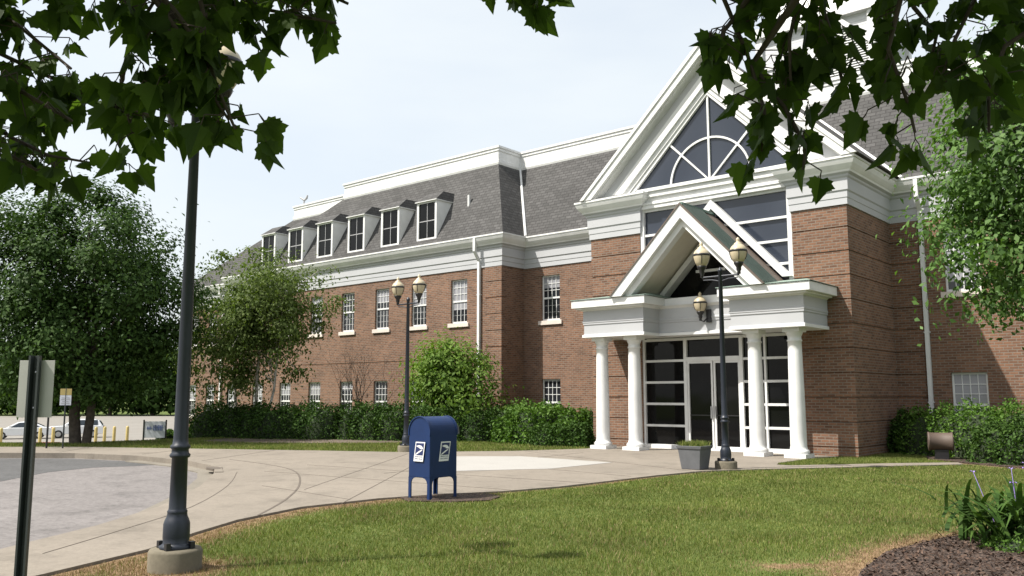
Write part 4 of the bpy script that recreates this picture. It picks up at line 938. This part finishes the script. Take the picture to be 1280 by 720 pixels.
def tree(name, label, base, trunk_h, crown_c, crown_r, nclump, nleaf, lsize, clump_r, mat, seed, trunks=((0, 0, .2),), bark='bark', droop=0, shell=.55, group=None, tp='crown', limbs=14, flat=0, cut=None, zmin=.35):
    r_ = rg(seed); rnd = random.Random(seed); t_ = thing(name, label, 'tree', base, group=group); B = Vector(base); C0 = Vector(crown_c); Rr = Vector(crown_r)
    d = r_.normal(size=(nclump, 3)); d /= np.linalg.norm(d, axis=1)[:, None]
    rad = np.where(r_.uniform(0, 1, nclump) < .8, r_.uniform(shell, 1.0, nclump), r_.uniform(.1, shell, nclump)) * (1 + .09 * np.sin(3 * d[:, 0] + seed) + .08 * np.sin(5 * d[:, 2] + 2 * d[:, 1]))
    cc = np.array(crown_c) + d * rad[:, None] * np.array(crown_r)
    if cut is not None: cc = cc[cut(cc)]
    m_ = MB()
    for (ox, oy, tr_) in trunks:
        p0 = B + Vector((ox, oy, -.3)); p1 = B + Vector((ox * 1.6, oy * 1.6, trunk_h)); top = C0 + Vector((ox * 2, oy * 2, Rr.z * .5))
        m_.tube([p0, p0 + Vector((0, 0, .35)), p0.lerp(p1, .5) + Vector((rnd.uniform(-.06, .06), rnd.uniform(-.06, .06), 0)), p1, p1.lerp(top, .5) + Vector((rnd.uniform(-.2, .2), rnd.uniform(-.2, .2), 0)), top], [tr_ * 1.35, tr_ * 1.05, tr_ * .92, tr_ * .85, tr_ * .5, tr_ * .12], 10)
    m_.build('trunk', M[bark], t_, base)
    if limbs:
        m_ = MB()
        for c_ in cc[r_.permutation(len(cc))[:limbs * 2]]:
            c_ = Vector(c_); (ox, oy, tr_) = rnd.choice(trunks); s0 = B + Vector((ox * 1.6, oy * 1.6, trunk_h)); s0 = s0.lerp(C0 + Vector((0, 0, Rr.z * .3)), rnd.uniform(0, .6)); mid = s0.lerp(c_, .5) + Vector((0, 0, rnd.uniform(.0, .25) * Rr.z * .4))
            m_.tube([s0, s0.lerp(mid, .5) + Vector((rnd.uniform(-.1, .1), 0, .05)), mid, c_], [tr_ * .3, tr_ * .22, tr_ * .15, .01], 6)
        m_.build('limbs', M[bark], t_, base)
    per = max(1, nleaf // max(1, len(cc))); jit = r_.normal(size=(len(cc), per, 3)) * (clump_r * r_.uniform(.55, 1.2, (len(cc), 1, 1))) * np.array([1, 1, .75])
    if droop: jit[:, :, 2] = -np.abs(jit[:, :, 2]) * droop + .1
    P = (cc[:, None, :] + jit).reshape(-1, 3); bi = jit / (np.linalg.norm(jit, axis=2, keepdims=True) + 1e-6); out = cc - np.array(crown_c); out /= np.linalg.norm(out, axis=1)[:, None] + 1e-6
    bi = (bi * .8 + out[:, None, :] * .5).reshape(-1, 3); kk = P[:, 2] > zmin + B.z + r_.uniform(0, .5, len(P))
    if cut is not None: kk &= cut(P)
    P, bi = P[kk], bi[kk]
    fast(tp, leaves(P, lsize, r_, up=.35, droop=.6 if not droop else 1.6, bias=bi if not droop else bi * .5), 4, mat, t_, base)
    return t_
tree('maple_tree', 'big dense green shade tree with two dark trunks at the left of the photo', (-30.2, 12.9, -.05), 2.3, (-30.9, 13.0, 4.95), (3.75, 3.75, 4.25), 150, 64000, .15, .52, M['maple_far'], 41, zmin=.9, trunks=((-.12, -.1, .19), (.16, .14, .15)))
tree('birch_tree', 'loose weeping birch tree with pale thin stems in front of the brick wing', (-30.6, 19.6, -.05), 1.9, (-30.0, 19.4, 4.85), (3.3, 2.6, 3.4), 150, 27000, .14, .44, M['birch'], 42, trunks=((-.5, -.1, .07), (.15, .1, .08), (.75, .2, .06)), bark='birch_bark', droop=1.5, shell=.35, limbs=26)
tree('small_tree', 'bushy lime green small tree between hedge and brick wing corner', (-22.8, 23.2, 0), .5, (-22.9, 23.2, 2.05), (2.45, 1.25, 1.95), 105, 14000, .15, .40, M['lime'], 43, trunks=((0, 0, .07), (.25, .1, .05), (-.2, 0, .05)), shell=.4)
right_cut = lambda p: (p[:, 2] > 1.9)
tree('shade_tree', 'sunlit green tree reaching in from the right side before the brick wall', (-1.2, 15.0, 0), 2.4, (-1.75, 14.95, 5.05), (2.4, 2.0, 3.2), 180, 38000, .105, .33, M['maple_right'], 44, trunks=((0, 0, .14),), limbs=30)
# trees far beyond the parking lot
proto_f = None; r_ = random.Random(77)
labs = ['tall', 'rounded', 'broad', 'narrow', 'low', 'leaning']
k = 0
for i in range(16):
    v_ = -118 + i * 7.2; u_ = 164 + r_.uniform(-3, 10); h_ = r_.uniform(11, 17)
    loc = (*uvw(u_, v_), -2.05)
    t_ = tree('background_tree', 'dark green tree in the row beyond the parking lot, number %d from the left' % (i + 1), loc, 2, (loc[0], loc[1], h_ * .42 - 1.8), (6.2, 6.2, h_ * .55), 60, 3300, 1.15, 1.5, M['maple_far'], 100 + i, trunks=((0, 0, .4),), limbs=0, group='trees beyond the parking lot')
for i in range(7):
    loc = (*uvw(104 + i * 3, -33 + i * 5.0), -2.05); h_ = 13
    tree('background_tree', 'dark tree behind the far left end of the brick building, number %d from the left' % (i + 1), loc, 2, (loc[0], loc[1], h_ * .42 - 1.8), (4.6, 4.6, h_ * .5), 46, 3600, .7, 1.2, M['maple_far'], 200 + i, trunks=((0, 0, .3),), limbs=0, group='trees beyond the building end')
# bare shrub
bs = thing('bare_shrub', 'leafless brown shrub standing against the brick wall behind the hedge', 'shrub', (-26.8, 22.2, 0)); m_ = MB(); rnd = random.Random(4); tips = []
for i in range(6): grow(m_, Vector((-26.8 + rnd.uniform(-.2, .2), 22.2 + rnd.uniform(-.2, .2), -.1)), Vector((rnd.gauss(0, .3), rnd.gauss(0, .2), 1)).normalized(), 1.4, .036, 3, rnd, tips, .42, .12, 0, 5)
m_.build('branches', M['twig'], bs, (-26.8, 22.2, 0))
# ------------------------------------------------------------------ overhanging maples
half = [(0, -.02), (.08, .02), (.22, -.05), (.28, .05), (.43, .11), (.38, .22), (.52, .44), (.40, .47), (.35, .55), (.25, .53), (.26, .65), (.19, .74), (.12, .88), (0, 1.10)]
def maple_leaf(m_, p, dirv, nrm, s, fold, curl):
    dirv = dirv.normalized(); nrm = (nrm - dirv * nrm.dot(dirv)).normalized(); sd = dirv.cross(nrm)
    base = p + dirv * s * .28
    for sg in (-1, 1):
        pts = []
        for x_, y_ in half:
            pts.append(base + sd * (x_ * s * sg * math.cos(fold)) + dirv * (y_ * s * .82) + nrm * (abs(x_) * s * math.sin(fold) - curl * s * y_ * y_))
        m_.face(pts if sg > 0 else pts[::-1])
    m_.tube([p, p + dirv * s * .15 - nrm * s * .02, base], .0012 + s * .005, 4, 1, False)
def maple_over(name, label, base, twigs, seed, crown_c, crown_r, dens, joint_pt):
    t_ = thing(name, label, 'tree', base); rnd = random.Random(seed); B = Vector(base)
    m_ = MB(); J = Vector(joint_pt); m_.tube([B + Vector((0, 0, -.3)), B + Vector((.02, 0, .4)), B + Vector((0, .05, 1.6)), J.lerp(B, .3) + Vector((0, 0, .2)), J, J + Vector((0, 0, 2.0)), Vector(crown_c) + Vector((0, 0, crown_r[2] * .6))], [.2, .16, .145, .14, .12, .09, .03], 12); m_.build('trunk', M['bark'], t_, base)
    lm = MB(); br = MB()
    for tw in twigs:
        p = [Vector(q_) for q_ in tw]; mid = J.lerp(p[0], .5) + Vector((0, 0, .45))
        br.tube([J, J.lerp(mid, .5) + Vector((0, 0, .1)), mid, mid.lerp(p[0], .6) + Vector((0, 0, .06))] + p, [.05, .04, .03, .02] + [.009 - .006 * i / len(p) for i in range(len(p))], 6)
        tot = sum((b_ - a).length for a, b_ in zip(p, p[1:])); n = max(3, int(tot * dens))
        for i in range(n):
            f_ = (i + rnd.random()) / n * tot; k = 0
            while k < len(p) - 2 and f_ > (p[k + 1] - p[k]).length: f_ -= (p[k + 1] - p[k]).length; k += 1
            q_ = p[k].lerp(p[k + 1], min(1, f_ / (p[k + 1] - p[k]).length))
            off = Vector((rnd.gauss(0, .05), rnd.gauss(0, .05), rnd.gauss(0, .03)))
            br.tube([q_, q_ + off], .0022, 4, 0, False)
            for j in range(rnd.choice((1, 2, 2))):
                d = Vector((rnd.gauss(0, .38), rnd.gauss(0, .38), -1 + rnd.uniform(-.1, .3))) + off * 3
                az = rnd.uniform(0, 6.283); nr = Vector((math.cos(az), math.sin(az), rnd.gauss(0, .35) + .2))
                maple_leaf(lm, q_ + off, d, nr, rnd.uniform(.07, .13), rnd.uniform(.1, .7), rnd.uniform(-.05, .3))
    br.build('branches', M['twig'], t_, base)
    lv = lm.build('leaves', [M['maple'], M['twig']], t_, base)
    r_ = rg(seed); n = 3600; d = r_.normal(size=(n, 3)); d /= np.linalg.norm(d, axis=1)[:, None]
    P = np.array(crown_c) + d * (r_.uniform(.25, 1, n) ** .5)[:, None] * np.array(crown_r)
    fw = -.649 * P[:, 0] + .76 * P[:, 1]; P = P[P[:, 2] > 2.75 + .62 * np.maximum(fw, 0)]
    fast('crown', leaves(P, .26, r_, up=.8, asp=.85), 4, M['maple'], t_, base)
    return t_
LT = [[(-2.34,1.19,2.74),(-2.28,1.26,2.62),(-2.30,1.33,2.51),(-2.27,1.37,2.40)],
[(-2.33,1.24,2.89),(-2.32,1.28,2.74),(-2.32,1.30,2.61),(-2.36,1.28,2.52)],
[(-3.37,0.94,2.53),(-3.25,1.06,2.45),(-3.16,1.15,2.38)],
[(-3.73,0.96,3.02),(-3.31,1.22,2.78),(-3.04,1.34,2.65),(-2.82,1.41,2.56)],
[(-3.86,1.01,2.81),(-3.55,1.18,2.59),(-3.34,1.25,2.49),(-3.21,1.36,2.46)],
[(-3.60,1.00,2.62),(-3.47,1.13,2.49),(-3.42,1.19,2.41)],
[(-2.43,1.02,2.93),(-2.33,1.13,2.74),(-2.32,1.22,2.65),(-2.32,1.31,2.51),(-2.29,1.36,2.43)],
[(-2.33,1.13,2.74),(-2.49,1.14,2.67),(-2.63,1.18,2.56),(-2.61,1.22,2.42)],
[(-2.39,1.22,2.74),(-2.39,1.24,2.60),(-2.43,1.22,2.48)],
[(-2.63,1.23,3.04),(-2.44,1.41,2.91),(-2.41,1.57,2.89),(-2.25,1.72,2.85)],
[(-2.60,1.39,3.01),(-2.51,1.49,2.87),(-2.45,1.55,2.82)],
[(-3.60,0.91,3.15),(-3.28,1.09,2.93),(-3.14,1.23,2.77)],
[(-2.58,1.64,3.19),(-2.37,1.72,3.01),(-2.29,1.80,2.96)],
[(-3.26,0.87,2.74),(-3.09,1.04,2.63),(-2.95,1.17,2.52)],
[(-3.33,0.88,3.11),(-3.12,1.07,3.03),(-2.83,1.20,2.98)]]
RT = [[(-1.92,2.08,3.14),(-1.85,2.16,3.02),(-1.75,2.25,2.99)],
[(-1.30,2.48,3.11),(-1.25,2.55,2.95),(-1.20,2.63,2.74),(-1.13,2.59,2.52),(-1.15,2.60,2.39)],
[(-1.19,2.64,2.71),(-1.10,2.68,2.55),(-1.04,2.69,2.41),(-1.05,2.69,2.33)],
[(-1.22,2.59,2.87),(-1.21,2.48,2.78),(-1.23,2.48,2.72)],
[(-1.05,2.69,3.14),(-1.05,2.72,2.95),(-1.05,2.62,2.75),(-1.06,2.64,2.62)],
[(-1.01,2.76,2.98),(-0.94,2.72,2.73),(-0.93,2.75,2.60)],
[(-0.63,2.68,2.98),(-0.71,2.64,2.79),(-0.75,2.63,2.64),(-0.72,2.69,2.48),(-0.71,2.71,2.39)],
[(-0.35,3.18,3.04),(-0.57,3.01,2.91),(-0.62,2.87,2.71),(-0.67,2.85,2.56)],
[(-0.86,2.99,3.14),(-0.76,2.98,2.90),(-0.71,3.04,2.81),(-0.74,3.03,2.69)],
[(-0.35,3.08,2.81),(-0.50,2.97,2.69),(-0.55,2.95,2.56),(-0.56,2.96,2.42)],
[(-0.37,3.30,3.01),(-0.52,3.19,2.87),(-0.61,3.13,2.77)],
[(-1.87,2.11,3.22),(-1.83,2.17,3.06),(-1.74,2.25,3.03)]]
maple_over('overhanging_maple', 'dark maple leaves hanging at upper left in front of the lamp pole', (-2.6, -1.3, 0), LT, 51, (-2.6, .2, 4.8), (2.9, 2.6, 1.9), 42, (-2.6, -1.0, 3.1))
maple_over('overhanging_maple', 'dark maple leaves hanging into the upper right of the photo in front of the gable', (1.7, 1.1, 0), RT, 52, (-.3, 1.5, 5.0), (3.0, 2.6, 1.9), 36, (1.5, 1.2, 3.2))
